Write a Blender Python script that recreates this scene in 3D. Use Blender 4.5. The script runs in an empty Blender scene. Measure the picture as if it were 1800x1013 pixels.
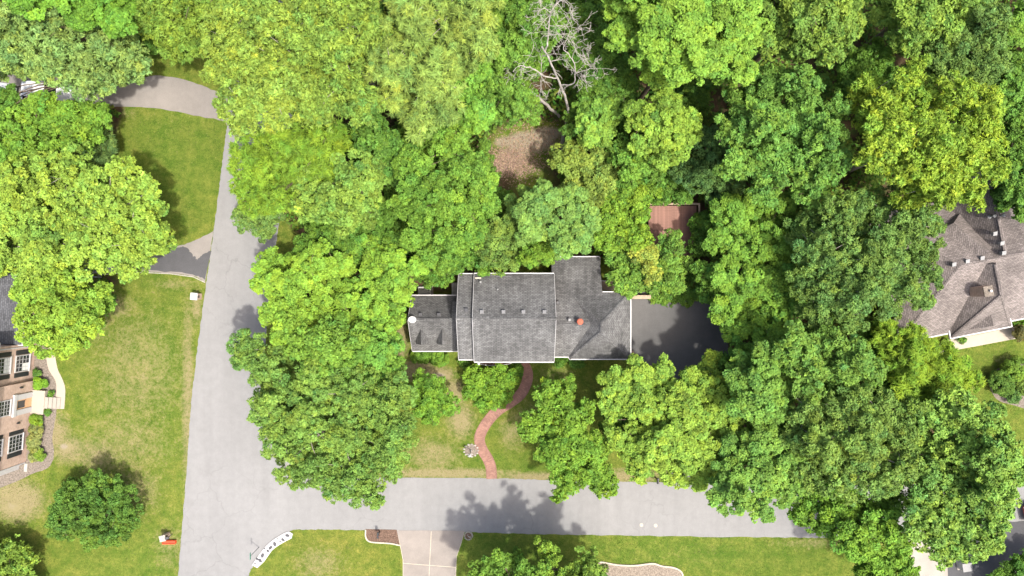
import bpy, math, random
import numpy as np

# ------------------------------------------------------------------ camera, sky, sun, exposure
H = 67.6                    # camera height above the street, metres
S = 18.0                    # photograph pixels per metre on the ground
sc = bpy.context.scene
cam_d = bpy.data.cameras.new('camera')
cam_d.sensor_width = 36.0
cam_d.lens = 36.0 * H / 100.0
cam_d.clip_start = 0.5
cam_d.clip_end = 3000
cam = bpy.data.objects.new('camera', cam_d)
sc.collection.objects.link(cam)
cam.location = (0, 0, H)
cam.rotation_euler = (0, 0, 0)
sc.camera = cam

SUN_TO = np.array([0.33, -0.25, 1.0]); SUN_TO /= np.linalg.norm(SUN_TO)   # towards the sun
elev = math.asin(SUN_TO[2])
azim = math.atan2(SUN_TO[0], SUN_TO[1])
w = bpy.data.worlds.new('World'); sc.world = w; w.use_nodes = True
nt = w.node_tree; nt.nodes.clear()
sky = nt.nodes.new('ShaderNodeTexSky'); sky.sky_type = 'NISHITA'; sky.sun_disc = False
sky.sun_elevation = elev; sky.sun_rotation = azim
sky.air_density = 1.0; sky.dust_density = 6.0; sky.ozone_density = 1.0
bg = nt.nodes.new('ShaderNodeBackground'); bg.inputs[1].default_value = 0.15
wo = nt.nodes.new('ShaderNodeOutputWorld')
nt.links.new(sky.outputs[0], bg.inputs[0]); nt.links.new(bg.outputs[0], wo.inputs[0])
sun_d = bpy.data.lights.new('sun', 'SUN'); sun_d.energy = 2.7; sun_d.angle = math.radians(2.2)
sun_d.color = (1.0, 0.955, 0.88)
sun = bpy.data.objects.new('sun', sun_d); sc.collection.objects.link(sun)
sun.rotation_euler = (math.acos(SUN_TO[2]), 0, math.atan2(SUN_TO[0], -SUN_TO[1]))
sun.location = (20, -15, 90)
vs = sc.view_settings
vs.view_transform = 'Standard'; vs.look = 'None'; vs.gamma = 1.0; vs.exposure = 1.13
vs.use_curve_mapping = False
sc.render.engine = 'CYCLES'
sc.cycles.max_bounces = 6; sc.cycles.diffuse_bounces = 3; sc.cycles.transmission_bounces = 3
sc.cycles.use_denoising = True
sc.cycles.glossy_bounces = 2

random.seed(7)
RNG = np.random.default_rng(11)
C = sc.collection

# ------------------------------------------------------------------ helpers
def U(px, py, z=0.0):
    """ground plan position of a point at height z that stands at this place of the aerial survey"""
    k = (1 - z / H) / S
    return ((px - 900.0) * k, (506.5 - py) * k, z)

def link(o, parent=None):
    C.objects.link(o)
    if parent is not None:
        o.parent = parent
    return o

def tag(o, label=None, cat=None, group=None, kind=None):
    if label: o['label'] = label
    if cat: o['category'] = cat
    if group: o['group'] = group
    if kind: o['kind'] = kind
    return o

def empty(name, loc=(0, 0, 0), rz=0.0, parent=None):
    o = bpy.data.objects.new(name, None)
    o.empty_display_size = 0.3
    o.location = loc; o.rotation_euler = (0, 0, rz)
    return link(o, parent)

def auto_uv(me):
    uv = me.uv_layers.new(name='UVMap')
    n = len(me.loops)
    if n == 0: return
    co = np.empty(len(me.vertices) * 3, np.float32); me.vertices.foreach_get('co', co); co = co.reshape(-1, 3)
    nrm = np.empty(len(me.polygons) * 3, np.float32); me.polygons.foreach_get('normal', nrm); nrm = nrm.reshape(-1, 3)
    lv = np.empty(n, np.int32); me.loops.foreach_get('vertex_index', lv)
    tot = np.empty(len(me.polygons), np.int32); me.polygons.foreach_get('loop_total', tot)
    fi = np.repeat(np.arange(len(tot)), tot)
    nn = nrm[fi]
    h = np.stack([-nn[:, 1], nn[:, 0], np.zeros(n)], 1)
    ln = np.linalg.norm(h, axis=1)
    flat = ln < 0.05
    h[flat] = (1, 0, 0); ln[flat] = 1
    h /= ln[:, None]
    s = np.cross(nn, h); s[flat] = (0, 1, 0)
    p = co[lv]
    out = np.stack([(p * h).sum(1), (p * s).sum(1)], 1).astype(np.float32)
    uv.data.foreach_set('uv', out.ravel())

class MB:
    """collects simple shapes into one mesh"""
    def __init__(self): self.v = []; self.f = []
    def add(self, vs_, fs):
        b = len(self.v); self.v += [tuple(p) for p in vs_]; self.f += [tuple(i + b for i in f) for f in fs]; return self
    def box(self, x0, x1, y0, y1, z0, z1):
        return self.add([(x0, y0, z0), (x1, y0, z0), (x1, y1, z0), (x0, y1, z0), (x0, y0, z1), (x1, y0, z1), (x1, y1, z1), (x0, y1, z1)],
                        [(3, 2, 1, 0), (4, 5, 6, 7), (0, 1, 5, 4), (1, 2, 6, 5), (2, 3, 7, 6), (3, 0, 4, 7)])
    def prism(self, poly, z0, z1):
        n = len(poly)
        a = sum(poly[i][0] * poly[(i + 1) % n][1] - poly[(i + 1) % n][0] * poly[i][1] for i in range(n))
        if a < 0: poly = poly[::-1]
        vs_ = [(p[0], p[1], z0) for p in poly] + [(p[0], p[1], z1) for p in poly]
        return self.add(vs_, [tuple(range(n))[::-1], tuple(range(n, 2 * n))] + [(i, (i + 1) % n, n + (i + 1) % n, n + i) for i in range(n)])
    def sheet(self, poly, z):
        n = len(poly)
        a = sum(poly[i][0] * poly[(i + 1) % n][1] - poly[(i + 1) % n][0] * poly[i][1] for i in range(n))
        if a < 0: poly = poly[::-1]
        return self.add([(p[0], p[1], z) for p in poly], [tuple(range(n))])
    def tube(self, pts, rads, n=6, cap=True):
        pts = [np.array(p, float) for p in pts]; rings = []
        b = len(self.v)
        for i, p in enumerate(pts):
            d = pts[min(i + 1, len(pts) - 1)] - pts[max(i - 1, 0)]
            d = d / (np.linalg.norm(d) + 1e-9)
            a = np.array([1, 0, 0]) if abs(d[0]) < 0.8 else np.array([0, 1, 0])
            u = np.cross(d, a); u /= np.linalg.norm(u); v = np.cross(d, u)
            for k in range(n):
                t = 2 * math.pi * k / n
                self.v.append(tuple(p + rads[i] * (math.cos(t) * u + math.sin(t) * v)))
        for i in range(len(pts) - 1):
            for k in range(n):
                k2 = (k + 1) % n
                self.f.append((b + i * n + k, b + i * n + k2, b + (i + 1) * n + k2, b + (i + 1) * n + k))
        if cap:
            self.f.append(tuple(b + k for k in range(n))[::-1]); e = b + (len(pts) - 1) * n
            self.f.append(tuple(e + k for k in range(n)))
        return self
    def cyl(self, x, y, z0, z1, r0, r1=None, n=12):
        return self.tube([(x, y, z0), (x, y, z1)], [r0, r0 if r1 is None else r1], n)
    def dome(self, x, y, z, rx, ry, rz, n=12, m=5, a0=0.0):
        b = len(self.v)
        for j in range(m):
            t = a0 + (math.pi / 2 - a0) * j / m
            for k in range(n):
                p = 2 * math.pi * k / n
                self.v.append((x + rx * math.cos(t) * math.cos(p), y + ry * math.cos(t) * math.sin(p), z + rz * math.sin(t)))
        self.v.append((x, y, z + rz)); top = len(self.v) - 1
        for j in range(m - 1):
            for k in range(n):
                k2 = (k + 1) % n
                self.f.append((b + j * n + k, b + j * n + k2, b + (j + 1) * n + k2, b + (j + 1) * n + k))
        for k in range(n): self.f.append((b + (m - 1) * n + k, b + (m - 1) * n + (k + 1) % n, top))
        self.f.append(tuple(b + k for k in range(n))[::-1])
        return self
    def build(self, name, mat, parent=None, smooth=False, mats=None, mat_fn=None):
        me = bpy.data.meshes.new(name)
        me.from_pydata(self.v, [], self.f); me.update()
        for m in (mats or [mat]): me.materials.append(m)
        if mat_fn:
            for p in me.polygons: p.material_index = mat_fn(p)
        if smooth:
            me.polygons.foreach_set('use_smooth', [True] * len(me.polygons))
        auto_uv(me)
        return link(bpy.data.objects.new(name, me), parent)

def catmull(pts, per=8, closed=False):
    pts = [np.array(p, float) for p in pts]; n = len(pts); out = []
    rng = range(n) if closed else range(n - 1)
    for i in rng:
        p1, p2 = pts[i], pts[(i + 1) % n]
        p0 = pts[(i - 1) % n] if (closed or i > 0) else 2 * p1 - p2
        p3 = pts[(i + 2) % n] if (closed or i + 2 < n) else 2 * p2 - p1
        for k in range(per):
            t = k / per
            out.append(tuple(0.5 * (2 * p1 + (p2 - p0) * t + (2 * p0 - 5 * p1 + 4 * p2 - p3) * t * t + (3 * p1 - p0 - 3 * p2 + p3) * t ** 3)))
    if not closed: out.append(tuple(pts[-1]))
    return out

def rough(pts, amp, seed):
    r = random.Random(seed)
    return [(x + r.uniform(-amp, amp), y + r.uniform(-amp, amp)) for x, y in pts]

def G(pts):
    return [U(x, y)[:2] for x, y in pts]

# ------------------------------------------------------------------ materials
class NT:
    def __init__(self, name):
        self.m = bpy.data.materials.new(name); self.m.use_nodes = True
        self.t = self.m.node_tree; self.t.nodes.clear()
        self.out = self.t.nodes.new('ShaderNodeOutputMaterial')
        self.p = self.t.nodes.new('ShaderNodeBsdfPrincipled')
        self.t.links.new(self.p.outputs[0], self.out.inputs[0])
    def n(self, kind, **kw):
        nd = self.t.nodes.new(kind)
        for k, v in kw.items():
            if k in nd.inputs: nd.inputs[k].default_value = v
            else: setattr(nd, k, v)
        return nd
    def l(self, a, b): self.t.links.new(a, b)
    def coord(self, which='Object'): return self.n('ShaderNodeTexCoord').outputs[which]
    def world(self): return self.n('ShaderNodeNewGeometry').outputs['Position']
    def noise(self, vec, scale, detail=3.0, rough=0.55, dist=0.0):
        nd = self.n('ShaderNodeTexNoise'); nd.inputs['Scale'].default_value = scale
        nd.inputs['Detail'].default_value = detail; nd.inputs['Roughness'].default_value = rough
        nd.inputs['Distortion'].default_value = dist
        self.l(vec, nd.inputs['Vector']); return nd.outputs['Fac']
    def ramp(self, fac, stops):
        nd = self.n('ShaderNodeValToRGB'); e = nd.color_ramp.elements
        while len(e) < len(stops): e.new(0.5)
        for i, (p, c) in enumerate(stops):
            e[i].position = p; e[i].color = (*c, 1) if len(c) == 3 else c
        self.l(fac, nd.inputs[0]); return nd.outputs[0]
    def maprange(self, v, a, b, c=0.0, d=1.0):
        nd = self.n('ShaderNodeMapRange'); nd.inputs[1].default_value = a; nd.inputs[2].default_value = b
        nd.inputs[3].default_value = c; nd.inputs[4].default_value = d
        self.l(v, nd.inputs[0]); return nd.outputs[0]
    def mix(self, fac, a, b, mode='MIX'):
        nd = self.n('ShaderNodeMix', data_type='RGBA', blend_type=mode)
        for i, v in ((0, fac), (6, a), (7, b)):
            if hasattr(v, 'default_value') or hasattr(v, 'is_linked'): self.l(v, nd.inputs[i])
            elif i == 0: nd.inputs[0].default_value = v
            else: nd.inputs[i].default_value = (*v, 1)
        return nd.outputs[2]
    def math(self, op, a, b=None):
        nd = self.n('ShaderNodeMath', operation=op)
        for i, v in ((0, a), (1, b)):
            if v is None: continue
            if isinstance(v, (int, float)): nd.inputs[i].default_value = v
            else: self.l(v, nd.inputs[i])
        return nd.outputs[0]
    def attr(self, name, what='Fac'):
        nd = self.n('ShaderNodeAttribute', attribute_name=name); return nd.outputs[what]
    def bump(self, h, strength, dist):
        nd = self.n('ShaderNodeBump'); nd.inputs['Strength'].default_value = strength; nd.inputs['Distance'].default_value = dist
        self.l(h, nd.inputs['Height']); self.l(nd.outputs[0], self.p.inputs['Normal'])
    def col(self, c):
        if isinstance(c, tuple): self.p.inputs['Base Color'].default_value = (*c, 1)
        else: self.l(c, self.p.inputs['Base Color'])
    def rough(self, r, spec=0.3):
        self.p.inputs['Roughness'].default_value = r; self.p.inputs['Specular IOR Level'].default_value = spec

def plain(name, c, r=0.6, spec=0.3, var=0.12, scale=6.0, metallic=0.0):
    a = NT(name); v = a.coord()
    n = a.noise(v, scale, 4)
    lo = tuple(x * (1 - var) for x in c); hi = tuple(min(1, x * (1 + var)) for x in c)
    a.col(a.ramp(n, [(0.3, lo), (0.7, hi)])); a.rough(r, spec); a.p.inputs['Metallic'].default_value = metallic
    return a.m

def shingle(name, base, row=0.145, streak=0.5):
    a = NT(name); uv = a.n('ShaderNodeUVMap').outputs[0]
    br = a.n('ShaderNodeTexBrick'); a.l(uv, br.inputs['Vector'])
    br.offset = 0.5; br.inputs['Scale'].default_value = 1.0
    br.inputs['Brick Width'].default_value = 0.30; br.inputs['Row Height'].default_value = row
    br.inputs['Mortar Size'].default_value = 0.014; br.inputs['Mortar Smooth'].default_value = 0.3
    br.inputs['Bias'].default_value = -0.1
    b = base
    br.inputs['Color1'].default_value = (b[0] * 1.22, b[1] * 1.22, b[2] * 1.22, 1)
    br.inputs['Color2'].default_value = (b[0] * 0.72, b[1] * 0.72, b[2] * 0.72, 1)
    br.inputs['Mortar'].default_value = (b[0] * 0.28, b[1] * 0.28, b[2] * 0.28, 1)
    wp = a.world()
    big = a.noise(wp, 0.35, 4, 0.6)
    st = a.n('ShaderNodeMapping'); st.inputs['Scale'].default_value = (1.6, 0.22, 1)
    a.l(uv, st.inputs[0]); sn = a.noise(st.outputs[0], 1.3, 4, 0.6)
    m1 = a.mix(1.0, br.outputs['Color'], a.ramp(big, [(0.3, (0.68,) * 3), (0.7, (1.30,) * 3)]), 'MULTIPLY')
    m2 = a.mix(streak, m1, a.ramp(sn, [(0.35, (0.55,) * 3), (0.65, (1.25,) * 3)]), 'MULTIPLY')
    fine = a.noise(wp, 14.0, 2, 0.7)
    m3 = a.mix(0.6, m2, a.ramp(fine, [(0.3, (0.7,) * 3), (0.7, (1.3,) * 3)]), 'MULTIPLY')
    a.col(m3); a.rough(0.85, 0.2)
    a.bump(br.outputs['Fac'], -0.5, 0.02)
    return a.m

def brick(name, c1, c2, mortar, bw=0.21, rh=0.075, ms=0.008):
    a = NT(name); uv = a.n('ShaderNodeUVMap').outputs[0]
    br = a.n('ShaderNodeTexBrick'); a.l(uv, br.inputs['Vector'])
    br.inputs['Scale'].default_value = 1.0; br.inputs['Brick Width'].default_value = bw; br.inputs['Row Height'].default_value = rh
    br.inputs['Mortar Size'].default_value = ms
    for k, c in (('Color1', c1), ('Color2', c2), ('Mortar', mortar)): br.inputs[k].default_value = (*c, 1)
    n = a.noise(a.world(), 1.2, 4)
    a.col(a.mix(0.7, br.outputs['Color'], a.ramp(n, [(0.3, (0.75,) * 3), (0.7, (1.2,) * 3)]), 'MULTIPLY'))
    a.rough(0.85, 0.2); a.bump(br.outputs['Fac'], -0.4, 0.008)
    return a.m

def asphalt(name, c, mott=0.12, spk=0.2, cracks=0.0):
    a = NT(name); p = a.world()
    big = a.noise(p, 0.12, 5, 0.6); mid = a.noise(p, 1.5, 5, 0.65); fine = a.noise(p, 22.0, 2, 0.7)
    st = a.n('ShaderNodeMapping'); st.inputs['Scale'].default_value = (0.9, 0.06, 1); a.l(p, st.inputs[0])
    s = a.noise(st.outputs[0], 1.0, 3, 0.6)
    col = a.ramp(big, [(0.25, tuple(x * (1 - mott) for x in c)), (0.75, tuple(x * (1 + mott) for x in c))])
    col = a.mix(0.5, col, a.ramp(mid, [(0.3, (0.86,) * 3), (0.7, (1.10,) * 3)]), 'MULTIPLY')
    col = a.mix(0.6, col, a.ramp(s, [(0.35, (0.93,) * 3), (0.65, (1.05,) * 3)]), 'MULTIPLY')
    col = a.mix(spk, col, a.ramp(fine, [(0.35, (0.5,) * 3), (0.65, (1.4,) * 3)]), 'MULTIPLY')
    if cracks:
        vo = a.n('ShaderNodeTexVoronoi', feature='DISTANCE_TO_EDGE'); vo.inputs['Scale'].default_value = .22
        wv = a.n('ShaderNodeVectorMath', operation='ADD'); a.l(p, wv.inputs[0])
        ns = a.n('ShaderNodeTexNoise'); ns.inputs['Scale'].default_value = .9; ns.inputs['Detail'].default_value = 5; a.l(p, ns.inputs['Vector'])
        sc_ = a.n('ShaderNodeVectorMath', operation='SCALE'); sc_.inputs['Scale'].default_value = 1.6; a.l(ns.outputs['Color'], sc_.inputs[0]); a.l(sc_.outputs[0], wv.inputs[1])
        a.l(wv.outputs[0], vo.inputs['Vector'])
        ck = a.maprange(vo.outputs['Distance'], .004, .016, 1.0, 0.0)
        msk = a.maprange(a.noise(p, .09, 3), .46, .62)
        col = a.mix(a.math('MULTIPLY', a.math('MULTIPLY', ck, msk), cracks), col, (.07, .068, .064))
        pt = a.maprange(a.noise(p, .35, 2), .60, .68)
        col = a.mix(a.math('MULTIPLY', pt, .10), col, (.13, .125, .118))
    a.col(col); a.rough(0.9, 0.2); a.bump(fine, 0.3, 0.01)
    return a.m

def concrete(name, c, mott=0.12):
    a = NT(name); p = a.world()
    big = a.noise(p, 0.5, 5, 0.65); fine = a.noise(p, 16.0, 3, 0.7)
    col = a.ramp(big, [(0.3, tuple(x * (1 - mott) for x in c)), (0.7, tuple(x * (1 + mott) for x in c))])
    col = a.mix(0.3, col, a.ramp(fine, [(0.3, (0.7,) * 3), (0.7, (1.2,) * 3)]), 'MULTIPLY')
    a.col(col); a.rough(0.85, 0.25); a.bump(fine, 0.2, 0.006)
    return a.m

def foliage_mat():
    a = NT('foliage')
    c = a.attr('tint', 'Color')
    a.col(c); a.rough(0.6, 0.12)
    tr = a.n('ShaderNodeBsdfTranslucent')
    a.l(a.mix(1.0, c, (1.25, 1.15, 0.55), 'MULTIPLY'), tr.inputs[0])
    mx = a.n('ShaderNodeMixShader'); mx.inputs[0].default_value = 0.16
    a.l(a.p.outputs[0], mx.inputs[1]); a.l(tr.outputs[0], mx.inputs[2]); a.l(mx.outputs[0], a.out.inputs[0])
    return a.m

def bark(name, c):
    a = NT(name); v = a.coord()
    n = a.noise(v, 5.0, 5, 0.7)
    a.col(a.ramp(n, [(0.3, tuple(x * 0.55 for x in c)), (0.7, tuple(x * 1.2 for x in c))])); a.rough(0.9, 0.1)
    a.bump(n, 0.5, 0.03); return a.m

def ground_mat():
    a = NT('lawn_and_earth'); p = a.world()
    big = a.noise(p, 0.16, 4, 0.6); mid = a.noise(p, 1.1, 5, 0.65); fine = a.noise(p, 9.0, 4, 0.75)
    vf = a.noise(p, 28.0, 2, 0.7)
    lush = a.attr('lush'); dry = a.attr('dry'); sand = a.attr('sand'); forest = a.attr('forest'); litter = a.attr('litter')
    g = a.mix(lush, (0.132, 0.156, 0.026), (0.090, 0.140, 0.020))
    g = a.mix(1.0, g, a.ramp(big, [(0.25, (0.80, 0.86, 0.8)), (0.75, (1.18, 1.1, 1.15))]), 'MULTIPLY')
    g = a.mix(1.0, g, a.ramp(mid, [(0.25, (0.62, 0.76, 0.65)), (0.75, (1.34, 1.2, 1.3))]), 'MULTIPLY')
    g = a.mix(0.85, g, a.ramp(fine, [(0.25, (0.45, 0.55, 0.45)), (0.75, (1.5, 1.4, 1.5))]), 'MULTIPLY')
    g = a.mix(0.6, g, a.ramp(vf, [(0.25, (0.55,) * 3), (0.75, (1.4,) * 3)]), 'MULTIPLY')
    m3_ = a.noise(p, 3.6, 3, 0.7); m4_ = a.noise(p, .55, 4, .65)
    g = a.mix(1.0, g, a.ramp(m3_, [(0.3, (0.76, 0.82, 0.75)), (0.7, (1.24, 1.17, 1.22))]), 'MULTIPLY')
    g = a.mix(1.0, g, a.ramp(m4_, [(0.3, (0.80, 0.92, 0.8)), (0.7, (1.22, 1.06, 1.25))]), 'MULTIPLY')
    # straw where the lawn has dried out, broken up by two noises
    dn = a.math('ADD', a.math('MULTIPLY', mid, 0.45), a.math('MULTIPLY', m3_, 0.55))
    df = a.maprange(a.math('ADD', a.math('MULTIPLY', dry, 0.66), dn), 0.66, 0.94)
    straw = a.mix(vf, (0.150, 0.128, 0.056), (0.27, 0.235, 0.125))
    g = a.mix(df, g, straw)
    sn = a.maprange(a.math('ADD', a.math('MULTIPLY', sand, 0.9), a.math('MULTIPLY', dn, 0.5)), 0.62, 0.85)
    g = a.mix(sn, g, a.mix(fine, (0.17, 0.142, 0.095), (0.30, 0.262, 0.19)))
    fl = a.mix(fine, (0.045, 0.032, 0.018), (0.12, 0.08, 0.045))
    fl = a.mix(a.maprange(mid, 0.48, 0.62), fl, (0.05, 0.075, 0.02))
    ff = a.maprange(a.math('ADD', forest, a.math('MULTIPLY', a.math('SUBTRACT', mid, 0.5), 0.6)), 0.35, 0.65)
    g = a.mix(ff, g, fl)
    li = a.maprange(a.math('ADD', litter, a.math('MULTIPLY', a.math('SUBTRACT', fine, 0.5), 1.3)), 0.4, 0.7)
    g = a.mix(li, g, a.mix(vf, (0.09, 0.05, 0.035), (0.24, 0.155, 0.115)))
    a.col(g); a.rough(0.95, 0.1)
    a.bump(a.math('ADD', fine, vf), 0.6, 0.05)
    return a.m

def glass(name, c=(0.02, 0.025, 0.03)):
    a = NT(name); a.col(c); a.rough(0.06, 0.6); return a.m

M = {}
M['ground'] = ground_mat()
M['foliage'] = foliage_mat()
M['road'] = asphalt('weathered_street', (0.203, 0.201, 0.196), 0.07, 0.14, 0.22)
M['drive_grey'] = asphalt('grey_driveway', (0.205, 0.188, 0.170), 0.18, 0.25)
M['drive_dark'] = asphalt('dark_driveway', (0.098, 0.096, 0.094), 0.22, 0.3)
M['drive_black'] = asphalt('sealed_driveway', (0.075, 0.075, 0.078), 0.25, 0.25)
M['concrete'] = concrete('pale_concrete', (0.29, 0.262, 0.225))
M['concrete_w'] = concrete('white_concrete', (0.35, 0.305, 0.245), 0.07)
M['concrete_b'] = concrete('tan_concrete', (0.222, 0.196, 0.172), 0.14)
M['shingle_grey'] = shingle('grey_shingles', (0.127, 0.126, 0.123))
M['shingle_dark'] = shingle('dark_shingles', (0.085, 0.088, 0.096), streak=0.25)
M['shingle_brown'] = shingle('brown_shingles', (0.188, 0.163, 0.151), streak=0.12)
M['brick_red'] = brick('red_brick', (0.26, 0.12, 0.085), (0.20, 0.09, 0.065), (0.30, 0.26, 0.22))
M['brick_tan'] = brick('tan_pink_brick', (0.50, 0.345, 0.265), (0.39, 0.26, 0.195), (0.50, 0.43, 0.37))
M['paver'] = brick('brick_pavers', (0.29, 0.155, 0.118), (0.20, 0.105, 0.080), (0.15, 0.105, 0.085), 0.21, 0.105, 0.008)
M['white'] = plain('white_paint', (0.44, 0.43, 0.42), 0.5, 0.35, 0.06)
M['cream'] = plain('cream_stone', (0.40, 0.355, 0.28), 0.8, 0.2, 0.15)
M['black'] = plain('black_paint', (0.022, 0.024, 0.026), 0.45, 0.4)
M['dark_metal'] = plain('dark_metal', (0.06, 0.06, 0.062), 0.5, 0.4)
M['grey_metal'] = plain('grey_metal', (0.14, 0.14, 0.14), 0.45, 0.5)
M['pale_metal'] = plain('pale_metal', (0.22, 0.22, 0.215), 0.4, 0.5)
M['ac'] = plain('beige_metal', (0.42, 0.42, 0.37), 0.5, 0.4)
M['terracotta'] = plain('terracotta', (0.36, 0.10, 0.06), 0.8, 0.2)
M['door_tan'] = plain('tan_door', (0.55, 0.33, 0.18), 0.5, 0.3)
M['red'] = plain('red_paint', (0.55, 0.06, 0.02), 0.4, 0.4)
M['green_sign'] = plain('green_sign', (0.02, 0.16, 0.10), 0.4, 0.4)
M['stone'] = plain('grey_stone', (0.085, 0.085, 0.09), 0.85, 0.2, 0.4)
M['stone_pale'] = plain('pale_stone', (0.33, 0.31, 0.27), 0.85, 0.2, 0.25)
M['mulch'] = plain('mulch', (0.115, 0.075, 0.055), 0.95, 0.1, 0.6, 9.0)
M['mulch_grey'] = plain('grey_mulch', (0.165, 0.14, 0.115), 0.95, 0.1, 0.45, 7.0)
M['gravel'] = plain('gravel_bed', (0.20, 0.165, 0.13), 0.95, 0.1, 0.5, 8.0)
M['wood'] = plain('weathered_red_wood', (0.24, 0.135, 0.105), 0.8, 0.2, 0.3, 3.0)
M['wood_rail'] = plain('tan_wood', (0.36, 0.28, 0.20), 0.8, 0.2, 0.2)
M['siding'] = plain('tan_siding', (0.32, 0.25, 0.20), 0.8, 0.2, 0.1)
M['glass'] = glass('window_glass'); M['glass_car'] = glass('car_glass', (0.01, 0.012, 0.014))
M['curtain'] = plain('white_blind', (0.66, 0.66, 0.63), 0.6, 0.3, 0.05)
M['bark'] = bark('brown_bark', (0.15, 0.115, 0.085)); M['bark_pale'] = bark('pale_bark', (0.34, 0.30, 0.26)); M['bark_dead'] = bark('bleached_wood', (0.36, 0.33, 0.29))
M['car_white'] = plain('white_car_paint', (0.72, 0.72, 0.72), 0.25, 0.5, 0.03)
M['car_red'] = plain('red_car_paint', (0.42, 0.05, 0.03), 0.25, 0.5, 0.03)
M['car_dark'] = plain('dark_car_paint', (0.06, 0.065, 0.07), 0.25, 0.5, 0.03)
M['tyre'] = plain('tyre_rubber', (0.02, 0.02, 0.02), 0.9, 0.1)
M['lamp_glass'] = plain('lamp_lens', (0.6, 0.6, 0.58), 0.15, 0.5, 0.03)
M['tail'] = plain('tail_lens', (0.3, 0.02, 0.02), 0.2, 0.5, 0.03)

# ------------------------------------------------------------------ plan outlines (survey pixels)
ROAD = catmull([(440, -90), (425, 50), (412, 150), (398, 230), (384, 340), (371, 441), (354, 560), (337, 700), (330, 800), (313, 1013), (303, 1100)], 24) + \
       catmull([(425, 1100), (437, 1015), (447, 993), (462, 972), (485, 950), (510, 934), (532, 931), (640, 932), (800, 935), (1000, 940), (1380, 945), (1500, 943), (1700, 925), (1900, 905)], 24) + \
       catmull([(1900, 846), (1600, 852), (1400, 853), (1240, 850), (1000, 845), (860, 841), (640, 840), (560, 838), (520, 821), (491, 797), (470, 770), (459, 740), (456, 700), (463, 640), (473, 530), (485, 430), (500, 330), (515, 230), (530, 150), (545, 50), (560, -90)], 24)
DRIVE_NW = catmull([(403, 232), (391, 213), (350, 205), (270, 190), (200, 188), (100, 184), (-70, 172)], 6) + catmull([(-70, 118), (100, 130), (225, 140), (283, 133), (340, 145), (378, 160), (420, 175)], 6)
DRIVE_W = catmull([(375, 406), (340, 424), (305, 434), (230, 440), (100, 444), (-70, 438)], 6) + catmull([(-70, 480), (100, 482), (230, 478), (300, 481), (340, 486), (361, 496)], 6)
DRIVE_W_SEAL = catmull([(-70, 442), (100, 448), (230, 444), (308, 436), (322, 433), (332, 440), (342, 452), (348, 456), (355, 447), (371, 442)], 5) + catmull([(360, 491), (340, 483), (300, 478), (230, 475), (100, 479), (-70, 477)], 5)
DRIVE_E = catmull([(1085, 505), (1150, 515), (1255, 512), (1275, 560), (1280, 640), (1265, 740), (1250, 852)], 6) + catmull([(1175, 850), (1190, 740), (1175, 670), (1128, 640), (1110, 618), (1085, 600)], 6)
DRIVE_S = [(696.6, 931), (758.4, 932), (817, 933), (811, 955), (803, 978), (802, 998), (800, 1060), (708, 1060), (708, 990), (708, 985), (703, 959)]
DRIVE_SE = [(1592, 925), (1662, 918), (1664, 960), (1668, 1060), (1612, 1060), (1600, 970)]
DRIVE_SE2 = catmull([(1672, 930), (1800, 905), (1880, 890), (1880, 1060), (1668, 1060), (1670, 985)], 4)
PATH_C = catmull([(908, 634), (920, 641), (927, 655), (926, 672), (916, 692), (898, 707), (876, 721), (858, 740), (846, 760), (843, 775), (848, 791), (857, 806), (863, 822), (864.5, 842)], 6)
def band(cl, wpx):
    L, R = [], []
    for i, p in enumerate(cl):
        a, b = cl[max(i - 1, 0)], cl[min(i + 1, len(cl) - 1)]
        d = np.array([b[0] - a[0], b[1] - a[1]]); d = d / np.linalg.norm(d); n = np.array([-d[1], d[0]])
        L.append((p[0] + n[0] * wpx / 2, p[1] + n[1] * wpx / 2)); R.append((p[0] - n[0] * wpx / 2, p[1] - n[1] * wpx / 2))
    return L, R
_l, _r = band(PATH_C, 17.0)
PATH = _l + _r[::-1]
WALK_W = catmull([(81, 612), (82, 632), (86, 650), (97, 668), (99.5, 682), (98.5, 700), (98, 719)], 4) + catmull([(113, 719), (114.5, 700), (114.7, 682), (110.5, 668), (102, 650), (99, 637), (96, 622), (90, 610)], 4)
WALK_E = [(1644, 622), (1646, 609), (1658, 601), (1671, 597), (1725, 587), (1790, 573), (1794, 594), (1720, 608)]
BED_S = catmull([(643, 930), (643, 943), (648, 951), (660, 953.5), (685, 955), (703, 958)], 5) + [(697, 931)]
BED_SE = catmull([(1052, 987), (1064, 989), (1087, 993), (1113, 994), (1132, 992), (1149, 990.5), (1164, 995), (1183, 997.5), (1195, 1003), (1201, 1014), (1198, 1040)], 5) + [(1130, 1055), (1050, 1045)]
BED_W = catmull([(60, 596), (76, 606), (83, 620), (86, 640), (94, 660), (100, 685), (100, 715), (96, 745), (92, 770), (95, 800), (85, 822), (60, 832), (20, 850), (-30, 870)], 4) + [(-30, 600)]
BED_E = catmull([(1738, 668), (1752, 650), (1775, 636), (1800, 640), (1830, 660), (1830, 720), (1780, 712), (1750, 700)], 4, True)
STRIP = [(443.3, 993), (453, 998), (465, 986.7), (471, 978), (478, 968), (485, 962), (493, 956.7), (503, 951), (513, 946), (515, 938), (508, 934), (500, 937), (493, 941), (483, 947), (473, 955), (466, 962), (460, 970), (451, 982)]

# ------------------------------------------------------------------ ground sheet with soil and lawn condition maps
def inside(poly, X, Y):
    r = np.zeros(X.shape, bool); n = len(poly); j = n - 1
    for i in range(n):
        xi, yi = poly[i]; xj, yj = poly[j]
        c = ((yi > Y) != (yj > Y)) & (X < (xj - xi) * (Y - yi) / ((yj - yi) + 1e-12) + xi)
        r ^= c; j = i
    return r

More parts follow.
